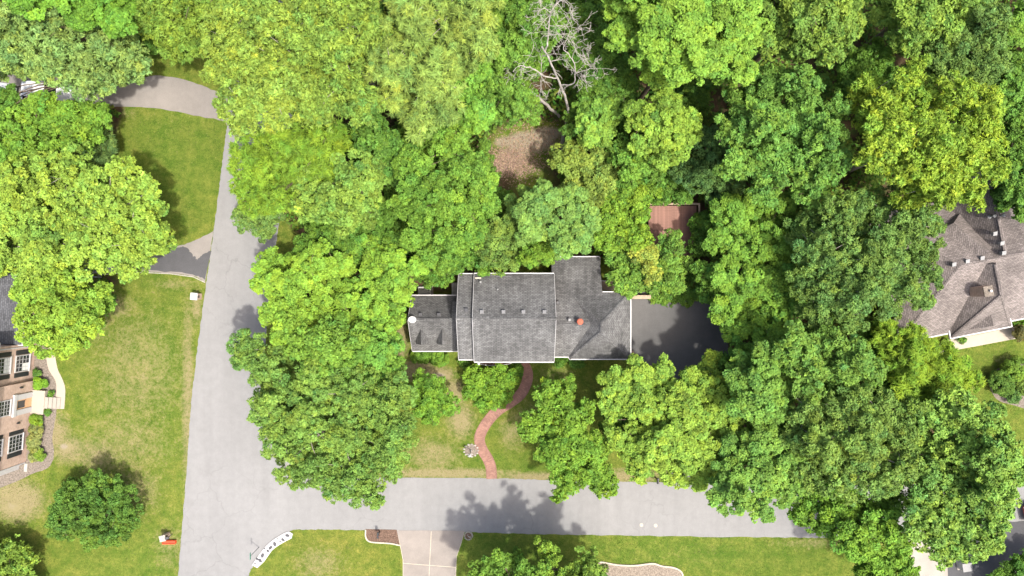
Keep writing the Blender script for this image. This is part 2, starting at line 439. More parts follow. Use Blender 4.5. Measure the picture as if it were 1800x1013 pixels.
WOODS = [(400, -200), (2000, -200), (2000, 345), (1800, 345), (1640, 350), (1560, 560), (1420, 640), (1260, 620), (1240, 500), (1100, 505), (1060, 450), (860, 480), (810, 500), (720, 515), (705, 545), (690, 540), (600, 500), (560, 430), (500, 400), (420, 330)]
WOODS2 = [(1280, 640), (1560, 560), (1640, 640), (1720, 760), (1780, 840), (1500, 850), (1290, 845)]
WOODS3 = [(-200, -200), (420, -200), (395, 60), (330, 100), (260, 100), (215, 200), (195, 260), (210, 300), (180, 420), (-200, 430)]
xs = np.concatenate([[-14000, -6000, -2500, -1000, -400], np.arange(-100, 1901, 5), [2200, 2800, 4300, 7800, 16000]]).astype(float)
ys = np.concatenate([[-14000, -6000, -2500, -1000, -400], np.arange(-100, 1116, 5), [1500, 2200, 3500, 7000, 15000]]).astype(float)
GX, GY = np.meshgrid(xs, ys)
def blob(lst):
    r = np.zeros(GX.shape)
    for x, y, a, b, s in lst:
        r = np.maximum(r, s * np.exp(-(((GX - x) / a) ** 2 + ((GY - y) / b) ** 2)))
    return r
def blur(m, k, it=2):
    for _ in range(it):
        for ax in (0, 1):
            acc = np.zeros_like(m)
            for d in range(-k, k + 1): acc += np.roll(m, d, ax)
            m = acc / (2 * k + 1)
    return m
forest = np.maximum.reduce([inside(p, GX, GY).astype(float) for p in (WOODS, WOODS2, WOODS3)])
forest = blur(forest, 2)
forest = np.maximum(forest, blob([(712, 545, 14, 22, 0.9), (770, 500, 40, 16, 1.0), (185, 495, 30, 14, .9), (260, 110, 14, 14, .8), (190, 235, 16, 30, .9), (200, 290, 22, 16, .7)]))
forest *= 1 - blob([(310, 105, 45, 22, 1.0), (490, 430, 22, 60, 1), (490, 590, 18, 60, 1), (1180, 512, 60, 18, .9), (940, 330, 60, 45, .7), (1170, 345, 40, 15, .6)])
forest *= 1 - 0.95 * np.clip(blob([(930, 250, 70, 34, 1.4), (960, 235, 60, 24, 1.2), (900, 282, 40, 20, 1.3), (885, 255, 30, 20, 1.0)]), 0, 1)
dry = blob([(85, 760, 40, 40, .9), (30, 880, 50, 40, .95), (120, 790, 40, 30, .7), (170, 800, 60, 40, .55), (150, 560, 50, 40, .7), (200, 540, 50, 30, .5), (240, 650, 110, 150, .42), (220, 780, 110, 90, .42), (330, 700, 14, 220, .6),
            (240, 860, 60, 60, .45), (300, 960, 40, 60, .4), (700, 590, 18, 60, 1.0), (735, 650, 40, 22, .9), (770, 660, 30, 16, 1.0), (800, 690, 20, 30, .8), (810, 740, 28, 36, .75), (760, 800, 60, 40, .55), (930, 740, 30, 30, .6), (900, 760, 30, 40, .5),
            (780, 832, 140, 10, .85), (940, 838, 80, 9, .8), (1110, 836, 60, 14, .85), (980, 660, 60, 20, .35), (345, 540, 14, 40, .6), (560, 990, 60, 40, .45), (1200, 975, 140, 30, .18), (285, 420, 30, 8, .4), (215, 200, 40, 16, .35), (300, 220, 120, 60, .15), (310, 500, 60, 14, .4),
            (1450, 955, 120, 14, .4), (1760, 630, 40, 30, .25), (1750, 985, 25, 20, .8)])
sand = blob([(770, 662, 18, 9, .9), (757, 668, 10, 6, .7), (112, 785, 11, 7, .85), (930, 250, 55, 24, 1.0), (960, 235, 40, 16, .9), (905, 272, 40, 20, .85), (885, 250, 24, 14, .8), (20, 890, 26, 16, .5), (195, 735, 10, 10, .4), (345, 440, 10, 10, .3)])
litter = blob([(900, 285, 34, 20, .5), (885, 300, 22, 12, .6), (880, 325, 20, 20, .45), (1255, 185, 20, 26, .45), (600, 90, 20, 20, .4), (1225, 490, 16, 18, .7)])
lush = np.clip(0.55 + blob([(300, 290, 120, 110, .35), (1250, 970, 260, 40, .35), (900, 970, 120, 40, .4), (260, 980, 60, 60, .3), (290, 660, 40, 120, .2), (860, 810, 60, 20, .4), (940, 820, 60, 20, .4), (960, 650, 60, 30, .3)]) - blob([(580, 970, 120, 60, .4), (900, 750, 60, 60, .25)]), 0, 1)
kk = 1.0 / S
verts = np.stack([(GX - 900) * kk, (506.5 - GY) * kk, np.zeros_like(GX)], -1).reshape(-1, 3)
ny, nx = GX.shape
ii = np.arange(ny * nx).reshape(ny, nx)
quads = np.stack([ii[1:, :-1], ii[1:, 1:], ii[:-1, 1:], ii[:-1, :-1]], -1).reshape(-1, 4)
def np_mesh(name, verts, faces, mat, parent=None, face_col=None, smooth=False):
    me = bpy.data.meshes.new(name)
    nv, nf, k = len(verts), len(faces), faces.shape[1]
    me.vertices.add(nv); me.vertices.foreach_set('co', np.ascontiguousarray(verts, np.float32).ravel())
    me.loops.add(nf * k); me.loops.foreach_set('vertex_index', np.ascontiguousarray(faces, np.int32).ravel())
    me.polygons.add(nf); me.polygons.foreach_set('loop_start', np.arange(0, nf * k, k, dtype=np.int32))
    if smooth: me.polygons.foreach_set('use_smooth', np.ones(nf, bool))
    else: me.polygons.foreach_set('use_smooth', np.zeros(nf, bool))
    me.materials.append(mat); me.update(calc_edges=True)
    if face_col is not None:
        at = me.attributes.new('tint', 'FLOAT_COLOR', 'FACE')
        at.data.foreach_set('color', np.concatenate([face_col, np.ones((nf, 1))], 1).astype(np.float32).ravel())
    return link(bpy.data.objects.new(name, me), parent)
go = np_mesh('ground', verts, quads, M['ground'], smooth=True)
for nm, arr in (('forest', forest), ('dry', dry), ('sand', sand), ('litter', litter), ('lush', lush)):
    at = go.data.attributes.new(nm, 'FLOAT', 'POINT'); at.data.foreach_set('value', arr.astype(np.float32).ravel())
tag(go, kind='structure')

def flat(name, poly, z, mat, jitter=0.0, thick=None, seed=1):
    m = MB()
    pts = G(rough(poly, jitter, seed) if jitter else poly)
    m.prism(pts, -0.05, z)
    o = m.build(name, mat); tag(o, kind='structure'); return o
flat('road', ROAD, 0.012, M['road'], 0.8, seed=3)
flat('driveway', DRIVE_NW, 0.008, M['drive_grey'], 1.0, seed=4)
flat('driveway', DRIVE_W, 0.008, M['drive_grey'], 0.8, seed=5)
flat('driveway_sealcoat', DRIVE_W_SEAL, 0.016, M['drive_black'], 1.6, seed=6)
flat('driveway', DRIVE_E, 0.008, M['drive_dark'], 0.5, seed=7)
flat('driveway', DRIVE_SE, 0.008, M['concrete'], 0.3, seed=8)
flat('driveway', DRIVE_SE2, 0.006, M['drive_black'], 0.8, seed=9)
flat('garden_bed', BED_S, 0.02, M['mulch'], 0.3)
flat('garden_bed', BED_SE, 0.02, M['gravel'], 0.3)
flat('garden_bed', BED_W, 0.006, M['mulch_grey'], 0.6)
flat('garden_bed', BED_E, 0.006, M['mulch_grey'], 0.4)
flat('walkway', WALK_W, 0.03, M['concrete_w'])
flat('walkway', WALK_E, 0.03, M['concrete_w'])
# brick path with uv running along it
def ribbon(name, cl_px, wpx, z, mat, edge_mat=None):
    L, R = band(cl_px, wpx); Lw, Rw = G(L), G(R); n = len(Lw); me = bpy.data.meshes.new(name)
    v = [(p[0], p[1], z) for p in Lw] + [(p[0], p[1], z) for p in Rw]
    f = [(i, i + 1, n + i + 1, n + i) for i in range(n - 1)]
    me.from_pydata(v, [], f); me.update()
    if me.polygons[0].normal.z < 0: me.flip_normals()
    uv = me.uv_layers.new(name='UVMap'); d = [0.0]
    for i in range(1, n): d.append(d[-1] + math.dist(G([cl_px[i]])[0], G([cl_px[i - 1]])[0]))
    wm = wpx / S
    for lp in me.loops:
        vi = lp.vertex_index; uv.data[lp.index].uv = (0.0 if vi < n else wm, d[vi % n])
    me.materials.append(mat); return link(bpy.data.objects.new(name, me))
pth = tag(ribbon('brick_path', PATH_C, 17.0, 0.018, M['paver']), kind='structure')
for side in (0, 1):      # rowlock border bricks, one strip each side
    cl = (_l, _r)[side]
    Le, Re = band(cl, 1.9)
    m = MB(); gl, gr = G(Le), G(Re)
    per = 2
    for i in range(0, len(gl) - 1):
        for s_ in range(3):
            t0, t1 = s_ / 3 + 0.02, (s_ + 1) / 3 - 0.02
            q = [tuple(np.array(gl[i]) * (1 - t0) + np.array(gl[i + 1]) * t0), tuple(np.array(gl[i]) * (1 - t1) + np.array(gl[i + 1]) * t1),
                 tuple(np.array(gr[i]) * (1 - t1) + np.array(gr[i + 1]) * t1), tuple(np.array(gr[i]) * (1 - t0) + np.array(gr[i + 1]) * t0)]
            m.prism(q, -0.02, 0.034 + random.uniform(-.005, .005))
    tag(m.build('border_brick', M['paver'], pth), kind='stuff')
# poured driveway south of the street: four slabs over a pale joint bed
drv = flat('driveway', DRIVE_S, 0.008, M['cream'])
def lerp(a, b, t): return (a[0] + (b[0] - a[0]) * t, a[1] + (b[1] - a[1]) * t)
for poly in ([(697.5, 932.5), (757.6, 932.5), (754.6, 993.3), (709, 989.8), (709, 985), (704, 959)],
             [(758.9, 932.5), (816.5, 933.5), (810.4, 955), (802.3, 978), (801.3, 997), (755.7, 993.4)],
             [(709, 991), (754.5, 994.6), (752, 1060), (709, 1060)], [(755.6, 994.7), (801, 998.3), (799.5, 1060), (753, 1060)]):
    MB().prism(G(poly), -0.04, 0.026).build('concrete_slab', M['concrete_b'], drv)

# curbs of the beds
def curb(name, cl_px, wpx, z, mat, label):
    L, R = band(cl_px, wpx); m = MB(); a, b = G(L), G(R); n = len(a)
    v = [(p[0], p[1], 0) for p in a] + [(p[0], p[1], 0) for p in b] + [(p[0], p[1], z) for p in a] + [(p[0], p[1], z) for p in b]
    f = []
    for i in range(n - 1):
        f += [(2 * n + i, 3 * n + i, 3 * n + i + 1, 2 * n + i + 1), (i, 2 * n + i, 2 * n + i + 1, i + 1), (n + i, n + i + 1, 3 * n + i + 1, 3 * n + i)]
    f += [(0, n, 3 * n, 2 * n), (n - 1, 3 * n - 1, 4 * n - 1, 2 * n - 1)]
    m.add(v, f); return tag(m.build(name, mat), label, 'kerb')
curb('bed_kerb', catmull([(643, 931), (643, 943), (648, 951), (660, 953.5), (685, 955), (703, 958.5)], 5), 2.3, 0.10, M['cream'], 'cream kerb round the small mulch bed beside the concrete driveway')
curb('bed_kerb', catmull([(1052, 987), (1064, 989), (1087, 993), (1113, 994), (1132, 992), (1149, 990.5), (1164, 995), (1183, 997.5), (1195, 1003), (1200, 1013), (1198, 1040)], 5), 2.6, 0.12, M['cream'], 'wavy cream kerb of the gravel bed at the bottom edge')
curb('lawn_kerb', [(172, 484), (230, 478), (300, 481.5), (340, 487), (361, 497)], 1.4, 0.05, M['stone_pale'], 'thin pale edging along the dark driveway on the left lawn')
curb('brick_edging', catmull([(1108, 616), (1116, 625), (1124, 634), (1132, 642)], 4), 4.5, 0.12, M['brick_red'], 'short red brick edging at the corner of the dark driveway')

# ------------------------------------------------------------------ building pieces
def roof_gable(name, parent, x0, x1, y0, y1, ze0, ze1, yr, zr, mat, t=0.16):
    v = []
    for dz in (0, -t):
        v += [(x0, y0, ze0 + dz), (x1, y0, ze0 + dz), (x1, yr, zr + dz), (x0, yr, zr + dz), (x1, y1, ze1 + dz), (x0, y1, ze1 + dz)]
    f = [(0, 1, 2, 3), (3, 2, 4, 5), (9, 8, 7, 6), (11, 10, 8, 9), (0, 6, 7, 1), (5, 4, 10, 11), (0, 3, 9, 6), (3, 5, 11, 9), (1, 7, 8, 2), (2, 8, 10, 4)]
    return MB().add(v, f).build(name, mat, parent)
def roof_hip(name, parent, x0, x1, y0, y1, ze, r0, r1, zr, mat, t=0.16):
    v = [(x0, y0, ze), (x1, y0, ze), (x1, y1, ze), (x0, y1, ze), (*r0, zr), (*r1, zr)] + [(x0, y0, ze - t), (x1, y0, ze - t), (x1, y1, ze - t), (x0, y1, ze - t)]
    if abs(r0[0] - r1[0]) >= abs(r0[1] - r1[1]):    # ridge along x, r0 left
        f = [(0, 1, 5, 4), (1, 2, 5), (2, 3, 4, 5), (3, 0, 4)]
    else:                                            # ridge along y, r0 low y
        f = [(0, 1, 4), (1, 2, 5, 4), (2, 3, 5), (3, 0, 4, 5)]
    f += [(9, 8, 7, 6), (0, 6, 7, 1), (1, 7, 8, 2), (2, 8, 9, 3), (3, 9, 6, 0)]
    return MB().add(v, f).build(name, mat, parent)
def ridge_caps(roof, a, b, mat, wdt=0.30, pitch=0.6):
    a, b = np.array(a, float), np.array(b, float); L = np.linalg.norm(b - a); n = max(2, int(L / 0.55)); d = (b - a) / L
    s = np.cross(d, (0, 0, 1)); s /= np.linalg.norm(s)
    m = MB()
    for i in range(n):
        p, q = a + d * L * i / n, a + d * (L * (i + 1) / n + 0.03)
        h0, h1 = 0.045, 0.03
        m.add([p - s * wdt / 2 + (0, 0, -wdt / 2 * pitch + h0), p + (0, 0, h0), p + s * wdt / 2 + (0, 0, -wdt / 2 * pitch + h0),
               q - s * wdt / 2 + (0, 0, -wdt / 2 * pitch + h1), q + (0, 0, h1), q + s * wdt / 2 + (0, 0, -wdt / 2 * pitch + h1)], [(0, 3, 4, 1), (1, 4, 5, 2), (0, 1, 2), (3, 5, 4)])
    return m.build('ridge_cap', mat, roof)
def window(parent, face, at, width, z0, z1, cols=2, rows=4, shutter=None, blind=False):
    """face: 'x+','y-','y+','x-'; at = plane coordinate; centre given by width=(c, w)"""
    c, wd = width
    def place(m, a0, a1, d0, d1, zz0, zz1):
        if face == 'x+': m.box(at + d0, at + d1, a0, a1, zz0, zz1)
        elif face == 'x-': m.box(at - d1, at - d0, a0, a1, zz0, zz1)
        elif face == 'y-': m.box(a0, a1, at - d1, at - d0, zz0, zz1)
        else: m.box(a0, a1, at + d0, at + d1, zz0, zz1)
        return m
    a0, a1 = c - wd / 2, c + wd / 2; t = 0.09
    f = MB()
    place(f, a0, a1, 0.002, 0.07, z1 - t, z1); place(f, a0 - 0.05, a1 + 0.05, 0.002, 0.12, z0 - 0.03, z0 + 0.06)
    place(f, a0, a0 + t, 0.002, 0.07, z0 + 0.06, z1 - t); place(f, a1 - t, a1, 0.002, 0.07, z0 + 0.06, z1 - t)
    fo = f.build('window_frame', M['white'], parent)
    pw, ph = (a1 - a0 - 2 * t) / cols, (z1 - z0 - 0.06 - t) / rows
    for i in range(cols):
        for j in range(rows):
            if blind and j < rows // 2 and (i < cols // 2 or blind == 2): mt = M['curtain']
            else: mt = M['glass']
            m = MB(); place(m, a0 + t + i * pw + 0.018, a0 + t + (i + 1) * pw - 0.018, 0.004, 0.028, z0 + 0.06 + j * ph + 0.018, z0 + 0.06 + (j + 1) * ph - 0.018)
            m.build('pane', mt, fo)
    g = MB()
    for i in range(1, cols): place(g, a0 + t + i * pw - 0.018, a0 + t + i * pw + 0.018, 0.003, 0.045 if i != cols / 2 else 0.06, z0 + 0.06, z1 - t)
    for j in range(1, rows):
        hw = 0.018 if j != rows / 2 else 0.03
        for i in range(cols): place(g, a0 + t + i * pw + 0.018, a0 + t + (i + 1) * pw - 0.018, 0.003, 0.04, z0 + 0.06 + j * ph - hw, z0 + 0.06 + j * ph + hw)
    g.build('muntin', M['white'], fo)
    if shutter:
        for sgn in (-1, 1):
            b0 = a0 - 0.06 - shutter if sgn < 0 else a1 + 0.06
            m = MB(); place(m, b0, b0 + shutter, 0.002, 0.05, z0, z1)
            for k in range(int((z1 - z0) / 0.12) - 1):
                place(m, b0 + 0.05, b0 + shutter - 0.05, 0.05, 0.065, z0 + 0.1 + k * 0.12, z0 + 0.18 + k * 0.12)
            m.build('shutter', M['black'], parent)
    return fo
def box_vent(roof, x, y, z, s=0.27, mat=None):
    m = MB(); m.box(x - s / 2, x + s / 2, y - s / 2, y + s / 2, z - 0.15, z + 0.12)
    m.add([(x - s * .6, y - s * .62, z + 0.12), (x + s * .6, y - s * .62, z + 0.12), (x + s * .6, y + s * .5, z + 0.26), (x - s * .6, y + s * .5, z + 0.26),
           (x - s * .6, y - s * .62, z + 0.16), (x + s * .6, y - s * .62, z + 0.16), (x + s * .6, y + s * .5, z + 0.30), (x - s * .6, y + s * .5, z + 0.30)],
          [(3, 2, 1, 0), (4, 5, 6, 7), (0, 1, 5, 4), (1, 2, 6, 5), (2, 3, 7, 6), (3, 0, 4, 7)])
    return m.build('roof_vent', mat or M['grey_metal'], roof)
def pipe(roof, x, y, z, r=0.06, h=0.4, mat=None, cap=True):
    m = MB(); m.cyl(x, y, z - 0.2, z + h, r, n=10); m.cyl(x, y, z - 0.1, z + 0.05, r * 2.2, r * 1.3, 10)
    if cap: m.cyl(x, y, z + h, z + h + 0.06, r * 1.7, r * 1.2, 10)
    return m.build('vent_pipe', mat or M['pale_metal'], roof)

# ------------------------------------------------------------------ the grey-roofed house in the middle
house = empty('grey_roof_house', (0, -3, 0))
tag(house, 'house with long grey shingle roof in several steps at the centre', 'house')
hp = empty  # children use coordinates relative to the house origin
OY = 3.0
def hy(y): return y + OY
def P(px, py, z):
    x, y, zz = U(px, py, z); return x, hy(y), zz
SH = M['shingle_grey']
# walls (each wing), gable ends included
def gable_walls(parent, x0, x1, y0, y1, ze0, ze1, yr, zr, mat, z0=0.0):
    v = []
    for x in (x0, x1): v += [(x, y0, z0), (x, y0, ze0), (x, yr, zr), (x, y1, ze1), (x, y1, z0)]
    f = [(4, 3, 2, 1, 0), (5, 6, 7, 8, 9), (0, 1, 6, 5), (3, 4, 9, 8)]
    return MB().add(v, f).build('wall', mat, parent)
LW = dict(x0=-9.32, x1=-4.75, y0=hy(-5.88), y1=hy(-0.71), ze0=2.9, ze1=3.2, yr=hy(-2.83), zr=5.6)
NB = dict(x0=-4.82, x1=-3.30, y0=hy(-6.46), y1=hy(1.26), ze0=5.0, ze1=5.0, yr=hy(-2.62), zr=7.6)
MBk = dict(x0=-3.40, x1=3.78, y0=hy(-6.63), y1=hy(1.28), ze0=5.35, ze1=5.35, yr=hy(-2.64), zr=8.1)
RB = dict(x0=3.70, x1=6.95, y0=hy(-6.31), y1=hy(2.92), ze0=4.0, ze1=2.25, yr=hy(-3.25), zr=6.0)
def wallset(d, ins=0.32, xi0=None, xi1=None):
    s0 = (d['zr'] - d['ze0']) / (d['yr'] - d['y0']); s1 = (d['zr'] - d['ze1']) / (d['y1'] - d['yr'])
    return gable_walls(house, d['x0'] + (xi0 if xi0 is not None else 0.12), d['x1'] - (xi1 if xi1 is not None else 0.1), d['y0'] + ins, d['y1'] - ins,
                       d['ze0'] + s0 * ins - 0.2, d['ze1'] + s1 * ins - 0.2, d['yr'], d['zr'] - 0.2, M['brick_red'])
for d in (LW, NB, MBk, RB): wallset(d)
MB().box(6.7, 8.15, hy(-3.2), hy(2.6), 0, 2.05).build('wall', M['brick_red'], house)
MB().box(5.6, 10.5, hy(-6.15), hy(-0.75), 0, 3.95).build('wall', M['brick_red'], house)
r_l = roof_gable('roof', house, **LW, mat=SH); r_n = roof_gable('roof', house, **NB, mat=SH)
r_m = roof_gable('roof', house, **MBk, mat=SH); r_r = roof_gable('roof', house, **RB, mat=SH)
# rear lean-to slope of the right wing, carried past the ridge end
sl = (RB['zr'] - RB['ze1']) / (RB['y1'] - RB['yr'])
yb = hy(-0.75); zb = RB['ze1'] + sl * (RB['y1'] - yb)
r_b = MB().add([(6.95, RB['y1'], 2.25), (8.27, RB['y1'], 2.25), (8.27, yb, zb), (6.95, yb, zb), (6.95, RB['y1'], 2.09), (8.27, RB['y1'], 2.09), (8.27, yb, zb - .16), (6.95, yb, zb - .16)],
               [(0, 3, 2, 1), (4, 5, 6, 7), (0, 1, 5, 4), (1, 2, 6, 5), (2, 3, 7, 6)]).build('roof', SH, house)
r_g = roof_hip('roof', house, 5.27, 10.85, hy(-6.5), hy(-0.39), 4.1, (7.85, hy(-3.85)), (7.85, hy(-3.15)), 6.85, SH)
for rf, d, x0, x1 in ((r_l, LW, LW['x0'], -4.85), (r_n, NB, NB['x0'], -3.42), (r_m, MBk, MBk['x0'], MBk['x1']), (r_r, RB, 3.8, 6.9)):
    ridge_caps(rf, (x0, d['yr'], d['zr']), (x1, d['yr'], d['zr']), SH)
ap0, ap1 = np.array((7.85, hy(-3.85), 6.85)), np.array((7.85, hy(-3.15), 6.85))
for a, b in ((ap0, (5.27, hy(-6.5), 4.1)), (ap0, (10.85, hy(-6.5), 4.1)), (ap1, (10.85, hy(-0.39), 4.1)), (ap1, (5.27, hy(-0.39), 4.1)), (ap0, ap1)):
    ridge_caps(r_g, b, a, SH, 0.26, 0.45) if a is not ap0 or b is not ap1 else ridge_caps(r_g, a, b, SH, 0.3, 0.8)
# fascia boards and gutters
def gutter(x0, x1, y, z, out):
    m = MB(); m.box(x0, x1, min(y, y + out * 0.085), max(y, y + out * 0.085), z - 0.17, z + 0.015); m.build('gutter', M['white'], house)
gutter(LW['x0'], -4.85, LW['y0'] - .002, 2.9, -1); gutter(LW['x0'], -4.85, LW['y1'] + .002, 3.2, 1)
gutter(NB['x0'], -3.42, NB['y0'] - .002, 5.0, -1); gutter(NB['x0'], -3.42, NB['y1'] + .002, 5.0, 1)
gutter(MBk['x0'], MBk['x1'], MBk['y0'] - .002, 5.35, -1); gutter(MBk['x0'], MBk['x1'], MBk['y1'] + .002, 5.35, 1)
gutter(3.82, 5.26, RB['y0'] - .002, 4.0, -1); gutter(3.75, 8.27, RB['y1'] + .002, 2.25, 1)
gutter(5.27, 10.85, hy(-6.5) - .002, 4.1, -1); gutter(8.3, 10.85, hy(-0.39) + .002, 4.1, 1)
MB().box(10.852, 10.95, hy(-6.6), hy(-0.29), 3.93, 4.115).build('gutter', M['white'], house)
MB().box(5.18, 5.268, hy(-6.5), hy(-6.3), 3.93, 4.115).build('gutter', M['white'], house)
MB().box(8.272, 8.33, hy(-0.3), RB['y1'], 2.10, 2.27).build('fascia', M['white'], house)
def rake(d, x, w_, zoff=0.01):
    m = MB()
    for ya, za, yb_, zb_ in ((d['y0'], d['ze0'], d['yr'], d['zr']), (d['y1'], d['ze1'], d['yr'], d['zr'])):
        m.add([(x, ya, za - .18), (x + w_, ya, za - .18), (x + w_, yb_, zb_ - .18), (x, yb_, zb_ - .18), (x, ya, za + zoff), (x + w_, ya, za + zoff), (x + w_, yb_, zb_ + zoff), (x, yb_, zb_ + zoff)],
              [(3, 2, 1, 0), (4, 5, 6, 7), (0, 1, 5, 4), (1, 2, 6, 5), (2, 3, 7, 6), (3, 0, 4, 7)])
    m.build('rake_board', M['white'], house)
rake(LW, LW['x0'] - .035, .033); rake(NB, NB['x0'] - .035, .033); rake(MBk, MBk['x0'] - .035, .033); rake(MBk, MBk['x1'] + .002, .033)
# dormers on the left wing (front slope)
slL = (LW['zr'] - LW['ze0']) / (LW['yr'] - LW['y0'])
for cx in (-8.25, -6.32):
    yf = hy(-5.15); zf = LW['ze0'] + slL * (yf - LW['y0'])      # roof height at the dormer front
    zp = zf + 1.35; hw = 0.60; ze = zf + 0.35
    yk = LW['y0'] + (zp - LW['ze0']) / slL; yke = LW['y0'] + (ze - LW['ze0']) / slL
    dm = MB().add([(cx - hw, yf, ze), (cx, yf, zp), (cx + hw, yf, ze), (cx, yk + .05, zp), (cx - hw, yke + .05, ze), (cx + hw, yke + .05, ze)],
                  [(0, 1, 3, 4), (1, 2, 5, 3), (0, 4, 5, 2)]).build('dormer', SH, house)
    fr = yf + .06
    MB().add([(cx - hw + .1, fr, zf - .1), (cx + hw - .1, fr, zf - .1), (cx + hw - .1, fr, ze + .02), (cx, fr, zp - .1), (cx - hw + .1, fr, ze + .02),
              (cx - hw + .1, yke, ze - .02), (cx + hw - .1, yke, ze - .02)], [(0, 1, 2, 3, 4), (0, 4, 5), (1, 6, 2)]).build('dormer_wall', M['siding'], dm)
    MB().box(cx - .24, cx + .24, fr - .03, fr - .002, zf + .0, zf + .6).build('pane', M['glass'], dm)
# small cricket roof where the left wing meets the taller block
MB().add([(-5.42, hy(-2.72), 5.72), (-4.84, hy(-2.72), 5.72), (-4.84, hy(-1.2), 4.55), (-5.42, hy(-1.2), 4.55), (-5.42, hy(-2.72), 5.2), (-4.84, hy(-2.72), 5.2), (-4.84, hy(-1.2), 3.6), (-5.42, hy(-1.2), 3.6)],
         [(0, 3, 2, 1), (0, 4, 7, 3), (3, 7, 6, 2), (0, 1, 5, 4)]).build('cricket_roof', SH, house)
def onroof(d, px, py):
    z = d['ze1'] + 1.0
    for _ in range(8):
        x, y, _z = P(px, py, z)
        if y < d['yr']: z = d['ze0'] + (y - d['y0']) / (d['yr'] - d['y0']) * (d['zr'] - d['ze0'])
        else: z = d['ze1'] + (d['y1'] - y) / (d['y1'] - d['yr']) * (d['zr'] - d['ze1'])
    return x, y, z
for px in (847, 885, 920, 957): box_vent(r_m, *onroof(MBk, px, 548))
box_vent(r_n, *onroof(NB, 820, 545), mat=M['dark_metal'])
for px in (739.5, 772): box_vent(r_l, *onroof(LW, px, 553), 0.26, mat=M['dark_metal'])
pipe(r_m, *onroof(MBk, 845, 496)); pipe(r_m, *onroof(MBk, 875, 509), r=0.045, h=0.5)
x_, y_, z_ = onroof(MBk, 841, 489); MB().box(x_ - .3, x_ + .25, y_ - .06, y_ + .06, z_ - .1, z_ + .08).build('flashing', M['cream'], r_m)
x_, y_, z_ = onroof(MBk, 884, 486); MB().box(x_ - .6, x_ + .75, y_ - .05, y_ + .04, z_ - .1, z_ + .03).build('flashing', M['dark_metal'], r_m)
pipe(r_r, *onroof(RB, 980, 532), r=0.10, h=0.22, mat=M['dark_metal']); 
x_, y_, z_ = onroof(RB, 1000.5, 562); m = MB(); m.cyl(x_, y_, z_ - .2, z_ + .25, .10, n=12); m.dome(x_, y_, z_ + .25, .17, .17, .16, 14, 4); m.build('roof_turbine', M['pale_metal'], r_r, smooth=True)
x_, y_, z_ = onroof(RB, 1018.5, 565); m = MB(); m.cyl(x_, y_, z_ - .3, z_ + .55, .17, .19, 14); m.cyl(x_, y_, z_ + .55, z_ + .62, .29, .29, 16); m.dome(x_, y_, z_ + .62, .29, .29, .12, 16, 3); m.build('chimney_pot', M['terracotta'], r_r)
# satellite dish on the left gable
x_, y_, z_ = P(725, 562, 5.75)
dish = MB(); rr = 0.36; nn_ = 20; dv = [(0, 0, 0)]; df_ = []
for j in (1, 2, 3):
    for k in range(nn_):
        t = 2 * math.pi * k / nn_; q = rr * j / 3; dv.append((q * math.cos(t), 0.82 * q * math.sin(t), 0.55 * q * q + 0.20 * q * math.sin(t)))
for k in range(nn_): df_.append((0, 1 + k, 1 + (k + 1) % nn_))
for j in range(2):
    for k in range(nn_): df_.append((1 + j * nn_ + k, 1 + (j + 1) * nn_ + k, 1 + (j + 1) * nn_ + (k + 1) % nn_, 1 + j * nn_ + (k + 1) % nn_))
dish.add([(x_ + a, y_ + b, z_ + c) for a, b, c in dv], df_)
do = dish.build('satellite_dish', M['white'], r_l, smooth=True)
# porch and front of the main block
MB().box(-3.3, 3.6, hy(-7.05), hy(-6.33), 0, 0.32).build('porch_floor', M['paver'], house)
MB().prism([(-2.2 + 1.9 * math.cos(t) + .5, hy(-7.04) - 0.42 * math.sin(t)) for t in np.linspace(0, math.pi, 12)], 0, 0.30).build('porch_step', M['paver'], house)
rl = MB(); pts = [(-1.7 + 1.75 * math.cos(t), hy(-7.06) - 0.40 * math.sin(t), 1.0) for t in np.linspace(0.25, math.pi - .25, 12)]
rl.tube(pts, [0.05] * 12, 6); ro = rl.build('porch_railing', M['white'], house)
for p in pts[::1]: MB().cyl(p[0], p[1], 0.0, 1.0, 0.022, n=6).build('baluster', M['white'], ro)
for cx in (-3.0, -0.2, 1.6, 3.45): MB().cyl(cx, hy(-6.52) - (.32 if cx < -2 else 0), 0.32, 5.15, 0.11, 0.10, 12).build('porch_column', M['white'], house)
for cx in (-2.3, -0.6, 2.6): window(house, 'y-', hy(-6.31), (cx, 1.0), 1.0, 2.6, 2, 4, 0.35)
for cx in (-2.3, -0.3, 1.7): window(house, 'y-', hy(-6.31), (cx, 1.0), 3.5, 4.9, 2, 4, 0.35)
MB().box(0.6, 1.6, hy(-6.36), hy(-6.312), 0.34, 2.45).build('front_door', M['door_tan'], house)
for cy in (-4.6, -2.2): window(house, 'x-', -9.2, (hy(cy), 0.9), 1.0, 2.4, 2, 4)
for cx in (-8.2, -6.3): window(house, 'y-', hy(-5.56), (cx, 0.9), 0.9, 2.3, 2, 4, 0.3)
for k in range(2): MB().box(10.5, 10.55, hy(-5.9 + k * 2.6), hy(-3.6 + k * 2.6), 0.05, 2.3).build('garage_door', M['white'], house)
# chimney-less rear: door and windows on the north walls
for cx in (-2.4, 0.0, 2.2): window(house, 'y+', hy(0.96), (cx, 1.0), 3.3, 4.7, 2, 4)

